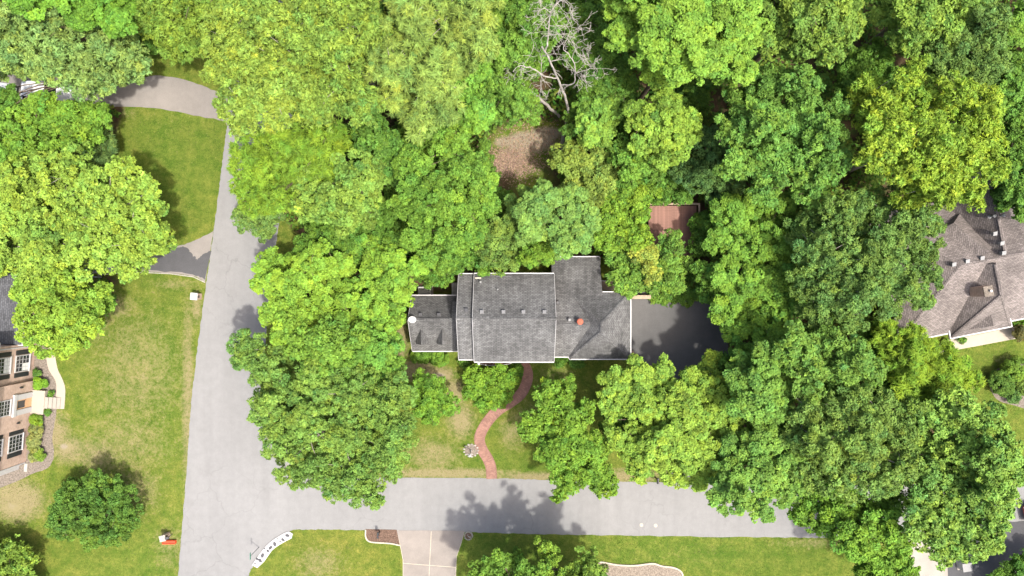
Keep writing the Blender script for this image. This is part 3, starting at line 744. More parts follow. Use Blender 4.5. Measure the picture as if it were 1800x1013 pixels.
# ------------------------------------------------------------------ things round the grey-roofed house
def ac_unit(px, py, rz, label):
    o = empty('air_conditioner', U(px, py)[:2] + (0,), rz); tag(o, label, 'air conditioner', 'air conditioners behind the left wing')
    m = MB(); m.box(-.62, .62, -.36, .36, .06, .72); m.build('casing', M['ac'], o)
    m = MB()
    for k in range(9): m.box(-.56, .56, -.30 + k * .066, -.28 + k * .066, .72, .745)
    m.build('top_grille', M['dark_metal'], o)
    m = MB()
    for k in range(4): m.box(-.63, .63, -.37, -.362, .15 + k * .13, .22 + k * .13)
    m.build('louvre', M['grey_metal'], o)
    MB().box(-.75, .75, -.46, .46, 0, .06).build('base_pad', M['concrete'], o)
    return o
ac_unit(748, 511, 0.0, 'beige air conditioning box behind the left wing of the grey-roofed house')
ac_unit(802, 510, 1.57, 'air conditioning box tucked in the corner against the taller block')
# retaining wall and parapet beside the dark driveway
wl = empty('retaining_wall', U(1120, 522)[:2] + (0,)); tag(wl, 'low brown retaining wall with pale cap behind the dark driveway', 'wall')
a, b = U(1075, 521), U(1140, 523)
o0 = wl.location
MB().box(a[0] - o0[0], b[0] - o0[0], -0.12, 0.12, 0, 0.85).build('wall_body', M['brick_red'], wl)
MB().box(a[0] - o0[0] - .03, b[0] - o0[0] + .05, -0.19, 0.17, 0.852, 0.93).build('wall_cap', M['wood_rail'], wl)
MB().box(b[0] - o0[0] - .02, b[0] - o0[0] + .20, 0.18, 0.6, 0, 0.80).build('wall_return', M['siding'], wl)
wl2 = empty('garden_wall', U(1085, 505)[:2] + (0,)); tag(wl2, 'brown garden wall joining the back of the garage to the trees', 'wall')
MB().box(-1.9, 2.1, -.3, .55, 0, 0.75).build('wall_body', M['siding'], wl2); MB().box(-1.95, 0.2, .552, .66, 0.3, 0.82).build('wall_cap', M['white'], wl2)
# deck
dk = empty('wooden_deck', U(1186, 395, 1.2)[:2] + (0,)); tag(dk, 'reddish wooden deck with tan rail showing between the trees', 'deck')
x0, y1, _ = U(1140, 362, 1.2); x1, y0, _ = U(1224, 450, 1.2); cx, cy = dk.location[0], dk.location[1]
npl = 32; pw = (y1 - y0) / npl
pmesh = MB().box(-(x1 - x0) / 2, (x1 - x0) / 2, -pw / 2 + .009, pw / 2 - .009, -.02, .02).build('plank', M['wood'], dk)
for k in range(npl):
    o = pmesh if k == 0 else link(pmesh.copy(), dk)
    o.location = ((x0 + x1) / 2 - cx + random.uniform(-.01, .01), y0 + pw * (k + .5) - cy, 1.2 + random.uniform(-.004, .004))
MB().box(x0 - cx, x1 - cx, y0 - cy, y1 - cy, 0.9, 1.17).build('joist_frame', M['wood'], dk)
for xx in (x0 + .1, (x0 + x1) / 2, x1 - .1):
    for yy in (y0 + .1, y1 - .1): MB().box(xx - cx - .06, xx - cx + .06, yy - cy - .06, yy - cy + .06, 0, .9).build('post', M['wood'], dk)
r_ = MB(); r_.box(x0 - cx, x1 - cx + .12, y1 - cy - .02, y1 - cy + .16, 2.05, 2.1); ro = r_.build('rail', M['wood_rail'], dk)
r_ = MB(); r_.box(x1 - cx - .04, x1 - cx + .12, y0 - cy, y1 - cy - .022, 2.05, 2.1); r_.build('rail', M['wood_rail'], dk)
for k in range(12): MB().box(x0 - cx + .3 * k + .1, x0 - cx + .3 * k + .14, y1 - cy + .04, y1 - cy + .08, 1.22, 2.05).build('baluster', M['wood_rail'], dk)
for k in range(14): MB().box(x1 - cx + .02, x1 - cx + .06, y0 - cy + .3 * k + .1, y0 - cy + .3 * k + .14, 1.22, 2.05).build('baluster', M['wood_rail'], dk)

# ------------------------------------------------------------------ brick house at the left edge
bx, by, _ = U(45, 812)
ROTB = -math.radians(4.93)
hb = empty('brick_house', (bx, by, 0), ROTB)
tag(hb, 'two storey pinkish brick house with black shutters at the left edge', 'house')
LB = 11.65
MB().box(-8, 0, 0, LB, 0, 6.2).build('wall', M['brick_tan'], hb)
MB().box(-8.003, 0.36, 3.55, 8.03, -0.01, 6.203).build('wall', M['brick_tan'], hb)
rb = roof_hip('roof', hb, -8.6, .9, -.6, LB + .6, 6.3, (-3.85, 4.2), (-3.85, 7.4), 9.2, M['shingle_dark'])
MB().box(.902, 1.02, -.6, LB + .6, 6.13, 6.32).build('gutter', M['white'], hb)
window(hb, 'x+', 0.0, (9.84, 1.62), 0.72, 2.62, 4, 4, 0.42, blind=1)
window(hb, 'x+', 0.0, (2.20, 1.62), 0.72, 2.62, 4, 4, 0.42)
window(hb, 'x+', 0.0, (9.84, 1.55), 3.25, 4.9, 4, 4, 0.42, blind=2)
window(hb, 'x+', 0.0, (2.20, 1.55), 3.45, 4.95, 4, 4, 0.42)
window(hb, 'x+', 0.36, (5.95, 1.5), 3.3, 4.9, 4, 4)
# front door with surround
dr = MB().box(.362, .42, 5.55, 6.45, .5, 2.5).build('front_door', M['door_tan'], hb)
MB().box(.422, .43, 5.65, 6.35, 1.45, 2.4).build('pane', M['glass'], dr)
MB().box(.421, .45, 6.3, 6.36, 1.35, 1.42).build('handle', M['dark_metal'], dr)
sr = MB(); sr.box(.362, .50, 5.02, 5.53, .5, 2.7); sr.box(.362, .50, 6.47, 6.98, .5, 2.7); sr.box(.362, .56, 4.95, 7.05, 2.702, 3.05); sr.build('door_surround', M['white'], hb)
for yy in (4.25, 7.62):
    lm = MB().box(.361, .39, yy - .06, yy + .06, 1.9, 2.25); lm.box(.39, .53, yy - .07, yy + .07, 1.95, 2.2); lm.build('wall_lantern', M['black'], hb)
# stoop and steps
MB().box(.362, 1.62, 4.85, 7.15, 0, .50).build('stoop', M['concrete_w'], hb)
for k in range(4): MB().box(1.622 + k * .33, 1.95 + k * .33, 5.45, 6.55, 0, .42 - k * .105).build('step', M['concrete'], hb)
# bay window box on the south side and downspout
MB().box(-3.2, -.55, -.75, -.002, .05, 2.6).build('bay_window', M['white'], hb)
MB().box(-1.9, -1.1, -.78, -.752, .9, 2.2).build('pane', M['glass'], hb)
MB().box(-3.2, -.55, -.80, .0, 2.602, 2.72).build('bay_roof', M['white'], hb)
MB().box(-.12, .05, -.12, -.004, 0.1, 6.1).build('downspout', M['white'], hb)
MB().box(-.05, .25, -.95, -.15, 0, .08).build('splash_block', M['stone_pale'], hb)
MB().box(.002, .055, LB - .32, LB - .22, 0.1, 6.1).build('downspout', M['white'], hb)
# one-storey wing north of it
MB().box(-9, -.25, LB + .002, LB + 6.3, 0, 2.45).build('wall', M['brick_tan'], hb)
rw = MB().add([(.35, LB + .05, 2.45), (.35, LB + 6.6, 2.45), (-5, LB + 6.6, 5.4), (-5, LB + .05, 5.4), (-10, LB + .05, 2.45), (-10, LB + 6.6, 2.45),
               (.35, LB + .05, 2.3), (.35, LB + 6.6, 2.3), (-10, LB + .05, 2.3), (-10, LB + 6.6, 2.3)],
              [(0, 1, 2, 3), (3, 2, 5, 4), (0, 6, 7, 1), (4, 5, 9, 8), (6, 8, 9, 7), (0, 3, 4, 8, 6), (1, 7, 9, 5, 2)]).build('roof', M['shingle_dark'], hb)
MB().box(.352, .46, LB + .05, LB + 6.6, 2.30, 2.47).build('gutter', M['white'], hb)
MB().box(-1.1, .46, LB - .06, LB + .048, 2.36, 2.45).build('gutter', M['white'], hb)
for yy in (1.9, 3.2, 4.5): window(hb, 'x+', -.25, (LB + yy, .8), .7, 2.1, 2, 4, .25)

# ------------------------------------------------------------------ brown-roofed house at the right edge
ROTC = math.radians(11.2)
c0 = U(1715, 500, 0)
hc = empty('brown_roof_house', (c0[0], c0[1], 0), ROTC)
tag(hc, 'house with sprawling brown shingle hip roof at the right edge', 'house')
def Cc(px, py, z):
    x, y, _ = U(px, py, z); dx, dy = x - c0[0], y - c0[1]
    return (dx * math.cos(-ROTC) - dy * math.sin(-ROTC), dx * math.sin(-ROTC) + dy * math.cos(-ROTC))
SB = M['shingle_brown']
e_l = Cc(1600, 600, 3.2); e_r = Cc(1800, 560, 3.2); rg_l = Cc(1640, 478, 6.6); rg_r = Cc(1756, 453, 6.6)
y_s = (e_l[1] + e_r[1]) / 2 ; y_s = Cc(1640, 591, 3.2)[1]; yr = (rg_l[1] + rg_r[1]) / 2
y_n = yr + (yr - y_s) * 0.95
x_w = Cc(1580, 600, 3.2)[0]; x_e = 9.5
rc1 = roof_hip('roof', hc, x_w, x_e, y_s, y_n, 3.2, (x_w + 4.8, yr), (x_e - 4.5, yr), 6.6, SB)
MB().box(x_w + .5, x_e - .5, y_s + .5, y_n - .5, 0, 3.1).build('wall', M['brick_tan'], hc)
MB().box(x_w, x_e, y_s - .11, y_s - .002, 3.03, 3.215).build('gutter', M['white'], hc)
# north wing (ridge running north)
n0 = Cc(1700, 330, 3.2); xr = Cc(1760, 410, 6.9)[0]
nw0, nw1 = Cc(1662, 380, 3.2)[0], xr + (xr - Cc(1662, 380, 3.2)[0])
rc3 = roof_hip('roof', hc, nw0, nw1, yr - 1.0, n0[1] + 3.0, 3.25, (xr, yr + .3), (xr, n0[1] - .8), 7.0, SB)
MB().box(nw0 + .5, nw1 - .5, yr - .5, n0[1] + 2.5, 0, 3.1).build('wall', M['brick_tan'], hc)
# front projecting wing
f0, f1 = Cc(1671, 594, 3.2), Cc(1776, 574, 3.2)
fx0, fx1, fy0 = f0[0], f1[0], f0[1]
fa = Cc(1726, 516, 6.3); fyb = yr
rc2 = roof_hip('roof', hc, fx0, fx1, fy0, fyb, 3.3, ((fx0 + fx1) / 2, fa[1] - .4), ((fx0 + fx1) / 2, fyb - .4), 7.0, SB)
MB().box(fx0 + .4, fx1 - .4, fy0 + .4, fyb, 0, 3.2).build('wall', M['brick_tan'], hc)
MB().box(fx0, fx1, fy0 - .12, fy0 - .002, 3.12, 3.315).build('gutter', M['white'], hc)
MB().box(fx0 - .13, fx0 - .002, fy0 - .1, fy0 + 2.0, 3.10, 3.32).build('gutter', M['white'], hc)
MB().box(fx1 + .002, fx1 + .12, fy0 - .1, fy0 + 1.9, 3.12, 3.32).build('gutter', M['white'], hc)
fxm = (fx0 + fx1) / 2
# small triangular dormer on the front slope
slf = (7.0 - 3.3) / (fa[1] - .4 - fy0)
dy0 = fy0 + .55; zf = 3.3 + slf * .55; zp = zf + 1.25; dyk = fy0 + (zp - 3.3) / slf
dmc = MB().add([(fxm - 1.5, dy0, zf - .02), (fxm + 1.5, dy0, zf - .02), (fxm, dy0 + .12, zp), (fxm, dyk, zp)], [(0, 1, 2), (0, 2, 3), (1, 3, 2)]).build('dormer', SB, hc)
MB().box(fxm - .55, fxm + .55, dy0 - .02, dy0 + .02, zf + .02, zf + .35).build('pane', M['glass'], dmc)
# diagonal wing roof on the north-west
q0, q1 = Cc(1676, 392, 5.0), Cc(1737, 445, 6.75)
d_ = np.array([q1[0] - q0[0], q1[1] - q0[1]]); d_ /= np.linalg.norm(d_); n_ = np.array([-d_[1], d_[0]])
A0 = np.array(q0) - n_ * 3.2 - d_ * .2; B0 = np.array(q0) + n_ * 1.7 - d_ * .2; A1 = np.array(q1) - n_ * 3.0; B1 = np.array(q1) + n_ * 1.7
MB().add([(*A0, 3.4), (*B0, 4.1), (q0[0], q0[1], 5.05), (*A1, 5.1), (*B1, 5.6), (q1[0], q1[1], 6.75)],
         [(0, 3, 5, 2), (2, 5, 4, 1), (0, 2, 1)]).build('roof', SB, hc)
for rf, pts in ((rc1, [((x_w + 4.8, yr, 6.6), (x_e - 4.5, yr, 6.6)), ((x_w, y_s, 3.2), (x_w + 4.8, yr, 6.6))]), (rc3, [((xr, yr + .3, 7.0), (xr, n0[1] - .8, 7.0))]),
                (rc2, [((fx0, fy0, 3.3), (fxm, fa[1] - .4, 7.0)), ((fx1, fy0, 3.3), (fxm, fa[1] - .4, 7.0)), ((fxm, fa[1] - .4, 7.0), (fxm, fyb - .5, 7.0))])):
    for a, b in pts: ridge_caps(rf, a, b, SB, .28, .5)
for px, py in ((1674, 465), (1698, 459.5), (1724, 454)):
    x, y = Cc(px, py, 6.4); box_vent(rc1, x, y, 6.6 - abs(y - yr) * .62, .30, M['pale_metal'])
for px, py in ((1747, 411), (1757, 428), (1760, 445)):
    x, y = Cc(px, py, 6.7); box_vent(rc3, x, y, 6.95 - abs(x - xr) * .55, .30, M['pale_metal'])
for px, py in ((1733, 382), (1746, 381)):
    x, y = Cc(px, py, 6.1); pipe(rc3, x, y, 7.0 - abs(x - xr) * .62, .09, .55)
x, y = Cc(1726, 512, 6.3)
ch = MB().box(x - .38, x + .38, y - .42, y + .42, 5.2, 7.1).build('chimney', M['brick_tan'], rc2)
MB().box(x - .42, x + .42, y - .46, y + .46, 7.102, 7.18).build('chimney_cap', M['mulch_grey'], ch)
MB().cyl(x + .1, y, 7.18, 7.4, .11, n=10).build('flue', M['white'], ch)
window(hc, 'y-', fy0 + .4, (fxm, 2.0), .7, 2.3, 4, 4)

# ------------------------------------------------------------------ street furniture
def brick_mailbox(px, py, rz, label, s=0.52, h=1.05, capmat=None):
    o = empty('brick_mailbox', U(px, py)[:2] + (0,), rz); tag(o, label, 'mailbox')
    MB().box(-s / 2, s / 2, -s / 2, s / 2, 0, h).build('brick_pillar', M['brick_tan'], o)
    c = MB(); c.box(-s / 2 - .05, s / 2 + .05, -s / 2 - .05, s / 2 + .05, h, h + .09)
    c.add([(-s / 2 - .05, -s / 2 - .05, h + .09), (s / 2 + .05, -s / 2 - .05, h + .09), (s / 2 + .05, s / 2 + .05, h + .09), (-s / 2 - .05, s / 2 + .05, h + .09), (0, 0, h + .12)], [(0, 1, 4), (1, 2, 4), (2, 3, 4), (3, 0, 4)])
    c.build('cap', capmat or M['white'], o)
    MB().box(s / 2, s / 2 + .02, -.12, .12, h - .45, h - .2).build('mailbox_door', M['black'], o)
    return o
brick_mailbox(349.5, 521, ROTB, 'brick mailbox pillar with square white cap by the left driveway', .58, 1.0)
mb2 = brick_mailbox(295, 940, ROTB + .3, 'brick mailbox pillar with pale cap beside a red tray near the bottom left', .48, 1.0, M['stone_pale'])
m = MB(); m.tube([(.45, -.05, 0), (.45, -.05, 1.0)], [.04, .04], 6); m.build('side_post', M['dark_metal'], mb2)
m = MB(); m.box(.25, .62, -.16, .06, .98, 1.12); m.build('newspaper_tube', M['dark_metal'], mb2)
rt = empty('red_planter', U(299, 952)[:2] + (0,), 0.02); tag(rt, 'long narrow red planter on the grass beside the brick mailbox', 'planter')
m = MB(); m.box(-.64, .64, -.17, -.12, 0, .3); m.box(-.64, .64, .12, .17, 0, .3); m.box(-.64, -.59, -.12, .12, 0, .3); m.box(.59, .64, -.12, .12, 0, .3); m.build('trough', M['red'], rt)
MB().box(-.588, .588, -.118, .118, 0, .24).build('soil', M['red'], rt)
def post_mailbox(px, py, rz, label):
    o = empty('post_mailbox', U(px, py)[:2] + (0,), rz); tag(o, label, 'mailbox')
    MB().box(-.05, .05, -.05, .05, 0, 1.0).build('post', M['black'], o)
    b = MB(); n = 8; prof = [(-.11, 0), (.11, 0)] + [(.11 * math.cos(t), .12 + .11 * math.sin(t)) for t in np.linspace(0, math.pi, n)]
    k = len(prof); v = [(p[0], -.28, 1.0 + p[1]) for p in prof] + [(p[0], .26, 1.0 + p[1]) for p in prof]
    b.add(v, [tuple(range(k)), tuple(range(k, 2 * k))[::-1]] + [(i, k + i, k + (i + 1) % k, (i + 1) % k) for i in range(k)])
    bo = b.build('mailbox_body', M['black'], o)
    MB().box(.112, .125, -.1, -.06, 1.1, 1.32).build('flag', M['red'], o); return o
post_mailbox(668, 934, 0.0, 'black post mailbox in the kerbed mulch bed by the concrete driveway')
post_mailbox(1152.5, 840, 0.0, 'slim black post mailbox at the street edge under the lime green maple')
post_mailbox(1187, 843, 1.2, 'black rounded mailbox at the street edge by the shaded driveway mouth')
# lamp post on stone pad beside the brick path
lp = empty('lamp_post', U(828, 792)[:2] + (0,)); tag(lp, 'white lamp post on a small stone pad beside the brick path', 'lamp post')
pd = MB(); pd.prism([(.72 * math.cos(t) * random.uniform(.85, 1.1), .62 * math.sin(t) * random.uniform(.85, 1.1)) for t in np.linspace(0, 2 * math.pi, 9)[:-1]], 0, .035); pd.build('pad', M['mulch_grey'], lp)
for k in range(13):
    t = 2 * math.pi * k / 13; r0 = .70
    MB().dome(r0 * math.cos(t), .6 * math.sin(t), 0, .12 * random.uniform(.7, 1.2), .10, .10, 7, 3).build('edge_stone', M['stone_pale'], lp)
MB().tube([(0, 0, 0), (0, 0, .25), (0, 0, .3), (0, 0, 1.75)], [.10, .08, .05, .04], 10).build('pole', M['white'], lp)
MB().box(-.28, .28, -.02, .02, 1.5, 1.54).build('crossbar', M['white'], lp)
ln = MB(); ln.tube([(0, 0, 1.75), (0, 0, 1.82), (0, 0, 2.1)], [.07, .10, .14], 6); ln.build('lantern', M['lamp_glass'], lp)
MB().tube([(0, 0, 2.1), (0, 0, 2.2), (0, 0, 2.28)], [.17, .10, .02], 6).build('lantern_roof', M['white'], lp)
# white stone-set border at the street corner
st = empty('stone_border', U(480, 965)[:2] + (0,)); tag(st, 'curved white border strip set with dark stones at the street corner', 'border')
ox, oy = st.location[0], st.location[1]
MB().prism([(p[0] - ox, p[1] - oy) for p in G(STRIP)], 0, .10).build('strip', M['white'], st)
for i, (px, py, r) in enumerate([(505.8, 941, .19), (498, 948.5, .17), (489, 946, .06), (483.5, 956, .20), (476, 962.5, .19), (471.5, 968, .14), (462, 976, .20), (458, 985, .19), (453, 982.5, .14), (466, 964, .06), (449, 990, .08), (493, 951, .08)]):
    x, y, _ = U(px, py); q = random.uniform(0, 3); m = MB(); m.dome(0, 0, 0, r * .75, r * 1.25, .10, 9, 3)
    o = m.build('stone', M['stone'], st, smooth=True); o.location = (x - ox, y - oy, .098); o.rotation_euler = (0, 0, q)
# ring of stones at the driveway corner
rg = empty('stone_ring', U(823.5, 942)[:2] + (0,)); tag(rg, 'ring of small pale stones on the lawn at the driveway corner', 'stones')
for k in range(15):
    t = 2 * math.pi * k / 15; m = MB(); s_ = random.uniform(.8, 1.2); m.dome(0, 0, 0, .085 * s_, .07 * s_, .09, 7, 3)
    o = m.build('stone', M['stone_pale'], rg); o.location = (.38 * math.cos(t), .38 * math.sin(t), 0); o.rotation_euler = (0, 0, t)
MB().cyl(0, 0, 0, .05, .3, n=14).build('soil', M['mulch'], rg)
for k in range(5): o = MB().dome(0, 0, 0, .07, .06, .07, 7, 3).build('stone', M['stone_pale'], rg); o.location = (random.uniform(-.18, .18), random.uniform(-.18, .18), .05)
# street name sign
ss = empty('street_sign', U(455.5, 962)[:2] + (0,)); tag(ss, 'thin green street name sign on a post at the corner border', 'sign')
MB().cyl(0, 0, 0, 2.2, .03, n=8).build('post', M['grey_metal'], ss)
MB().box(-.015, .015, -.32, .32, 2.2, 2.38).build('sign_blade', M['green_sign'], ss)
# utility covers on the street
for i, (px, py) in enumerate(((1127.5, 923), (1152.5, 924))):
    x, y, _ = U(px, py); o = MB().cyl(0, 0, 0, .016, .17, n=16).build('utility_cover', M['cream']); o.location = (x, y, .0)
    tag(o, ('small pale round cover on the street, the left of the pair', 'small pale round cover on the street, the right of the pair')[i], 'cover', 'pale covers on the street')
# white fence rail under the big yellow-green tree
fr = empty('fence_rail', U(166, 486)[:2] + (0,), -.12); tag(fr, 'short white rail showing through the yellow-green tree beside the driveway', 'fence')
MB().box(-.75, .75, -.05, .05, .8, .92).build('rail', M['white'], fr)
for xx in (-.65, .65): MB().box(xx - .05, xx + .05, -.05, .05, 0, .8).build('post', M['white'], fr)

# ------------------------------------------------------------------ vehicles
def car(px, py, rz, paint, label, L=4.9, Wd=1.95, ht=1.75):
    o = empty('parked_car', U(px, py, 0)[:2] + (0,), rz); tag(o, label, 'car')
    hL, hW = L / 2, Wd / 2
    # lower body lofted along x (front = +x)
    secs = [(-hL, .80, .62, .98), (-hL + .12, .96, .45, 1.06), (-hL + .5, 1.0, .32, 1.08), (-.6, 1.0, .30, 1.05), (hL - 1.5, 1.0, .30, 1.04), (hL - .6, .97, .34, .98), (hL - .15, .88, .45, .88), (hL, .74, .55, .76)]
    m = MB(); k = 8
    for x, wf, z0, z1 in secs:
        w_ = hW * wf
        m.v += [(x, -w_ * .9, z0), (x, -w_, z0 + .2), (x, -w_ * .98, z1 - .12), (x, -w_ * .86, z1), (x, w_ * .86, z1), (x, w_ * .98, z1 - .12), (x, w_, z0 + .2), (x, w_ * .9, z0)]
    for i in range(len(secs) - 1):
        for j in range(k): m.f.append((i * k + j, (i + 1) * k + j, (i + 1) * k + (j + 1) % k, i * k + (j + 1) % k))
    m.f += [tuple(range(k)), tuple(range((len(secs) - 1) * k, len(secs) * k))[::-1]]
    m.f = [f[::-1] for f in m.f]
    m.build('body', paint, o, smooth=False)
    # greenhouse: glass block, then roof
    g = MB(); b0, b1, t0, t1 = -hL + .25, hL - 1.45, -hL + .65, hL - 2.25
    g.add([(b0, -hW * .86, 1.05), (b1, -hW * .84, 1.02), (b1, hW * .84, 1.02), (b0, hW * .86, 1.05), (t0, -hW * .70, ht - .06), (t1, -hW * .70, ht - .06), (t1, hW * .70, ht - .06), (t0, hW * .70, ht - .06)],
          [(0, 1, 5, 4), (1, 2, 6, 5), (2, 3, 7, 6), (3, 0, 4, 7), (4, 5, 6, 7)]).build('window_glass', M['glass_car'], o)
    r = MB(); prof = []
    for x, wf, z in ((t0 - .1, .70, ht - .08), (t0 + .15, .74, ht - .01), ((t0 + t1) / 2, .75, ht + .03), (t1 - .1, .73, ht), (t1 + .06, .70, ht - .07)): prof.append((x, wf, z))
    for x, wf, z in prof: r.v += [(x, -hW * wf, z - .05), (x, -hW * wf * .85, z), (x, hW * wf * .85, z), (x, hW * wf, z - .05)]
    for i in range(len(prof) - 1):
        for j in range(3): r.f.append((i * 4 + j, (i + 1) * 4 + j, (i + 1) * 4 + j + 1, i * 4 + j + 1)[::-1])
    r.build('car_roof', paint, o)
    for a in (-1, 1):
        pm = MB()
        for (xa, za, ya), (xb, zb, yb_) in (((b0, 1.04, .865), (t0, ht - .06, .71)), ((b1, 1.03, .845), (t1, ht - .06, .71)), ((-.35, 1.05, .862), (-.35, ht - .06, .71))):
            pm.tube([(xa, a * hW * ya, za), (xb, a * hW * yb_, zb)], [.055, .05], 5)
        pm.build('pillar', paint, o)
        MB().box(b1 - .35, b1 - .2, a * hW * .95 if a > 0 else -hW * 1.13, hW * 1.13 if a > 0 else -hW * .95, 1.0, 1.15).build('side_mirror', paint, o)
        MB().box(hL - .12, hL - .01, a * hW * .62 - .17, a * hW * .62 + .17, .66, .78).build('headlight', M['lamp_glass'], o)
        MB().box(-hL - .01, -hL + .10, a * hW * .66 - .13, a * hW * .66 + .13, .72, .92).build('tail_light', M['tail'], o)
        for xw in (-hL + .95, hL - 1.0):
            wm = MB().tube([(xw, a * hW * .86, .35), (xw, a * hW * 1.0, .35)], [.35, .35], 16); wo_ = wm.build('wheel', M['tyre'], o)
            MB().tube([(xw, a * hW * 1.0, .35), (xw, a * hW * 1.02, .35)], [.21, .2], 12).build('rim', M['grey_metal'], wo_)
    return o
car(93, 166, math.radians(-3), M['car_white'], 'white car on the top left driveway, mostly hidden under the pale tree', 4.9)
car(-9, 165, math.radians(-6), M['car_white'], 'white car at the left edge on the top left driveway', 5.0)
car(1834, 893, math.radians(192), M['car_red'], 'red car just showing at the right edge beside the street', 4.7)
ub = empty('utility_box', U(1691, 992)[:2] + (0,), .15); tag(ub, 'pale grey utility box in the shade below the biggest light green tree', 'utility box')
MB().box(-.42, .42, -.36, .36, .08, .78).build('cabinet', M['ac'], ub); MB().box(-.46, .46, -.40, .40, .782, .84).build('lid', M['grey_metal'], ub); MB().box(-.55, .55, -.48, .48, 0, .08).build('base_pad', M['concrete'], ub)
MB().box(-.40, .40, -.372, -.362, .14, .72).build('door', M['grey_metal'], ub)

# ------------------------------------------------------------------ trees and shrubs
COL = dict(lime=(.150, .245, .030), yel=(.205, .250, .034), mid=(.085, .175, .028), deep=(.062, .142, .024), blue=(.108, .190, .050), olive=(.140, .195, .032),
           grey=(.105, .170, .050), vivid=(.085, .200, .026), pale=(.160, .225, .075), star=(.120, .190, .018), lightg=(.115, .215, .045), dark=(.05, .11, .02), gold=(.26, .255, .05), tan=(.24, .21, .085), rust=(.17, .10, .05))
#            clump radius, clump cover, leaf half length, half width, leaf area per clump area, clump flatness, normal weights (out, up, random), radial blades
LS = .985      # leaf size
STY = dict(maple=dict(rc=.40, cov=.80, a=.115, b=.085, lai=1.30, fl=.75, wn=(.50, .75, .42), radial=.25, hue=.08, shell=.10, sub=.46),
           oak=dict(rc=.30, cov=.80, a=.115, b=.062, lai=1.00, fl=.8, wn=(.35, .60, .70), radial=.6, hue=.10, shell=.22, sub=.40),
           broad=dict(rc=.36, cov=.80, a=.135, b=.085, lai=1.10, fl=.8, wn=(.45, .65, .55), radial=.4, hue=.10, shell=.16, sub=.43),
           fluff=dict(rc=.30, cov=.85, a=.140, b=.075, lai=1.00, fl=.85, wn=(.35, .55, .75), radial=.7, hue=.11, shell=.22, sub=.38),
           star=dict(rc=.42, cov=.95, a=.210, b=.045, lai=.95, fl=.5, wn=(.25, .85, .40), radial=1.0, hue=.09, shell=.18, sub=.42),
           fine=dict(rc=.30, cov=.80, a=.105, b=.060, lai=1.05, fl=.8, wn=(.40, .65, .60), radial=.5, hue=.09, shell=.20, sub=.42),
           shrub=dict(rc=.20, cov=1.5, a=.055, b=.042, lai=1.4, fl=.9, wn=(.75, .45, .40), radial=.2, hue=.10, shell=.04, sub=0),
           bush=dict(rc=.24, cov=1.2, a=.095, b=.058, lai=1.2, fl=.85, wn=(.45, .6, .55), radial=.4, hue=.11, shell=.12, sub=0))
LEAVES = [0]
def unit(v): return v / (np.linalg.norm(v, axis=1, keepdims=True) + 1e-9)

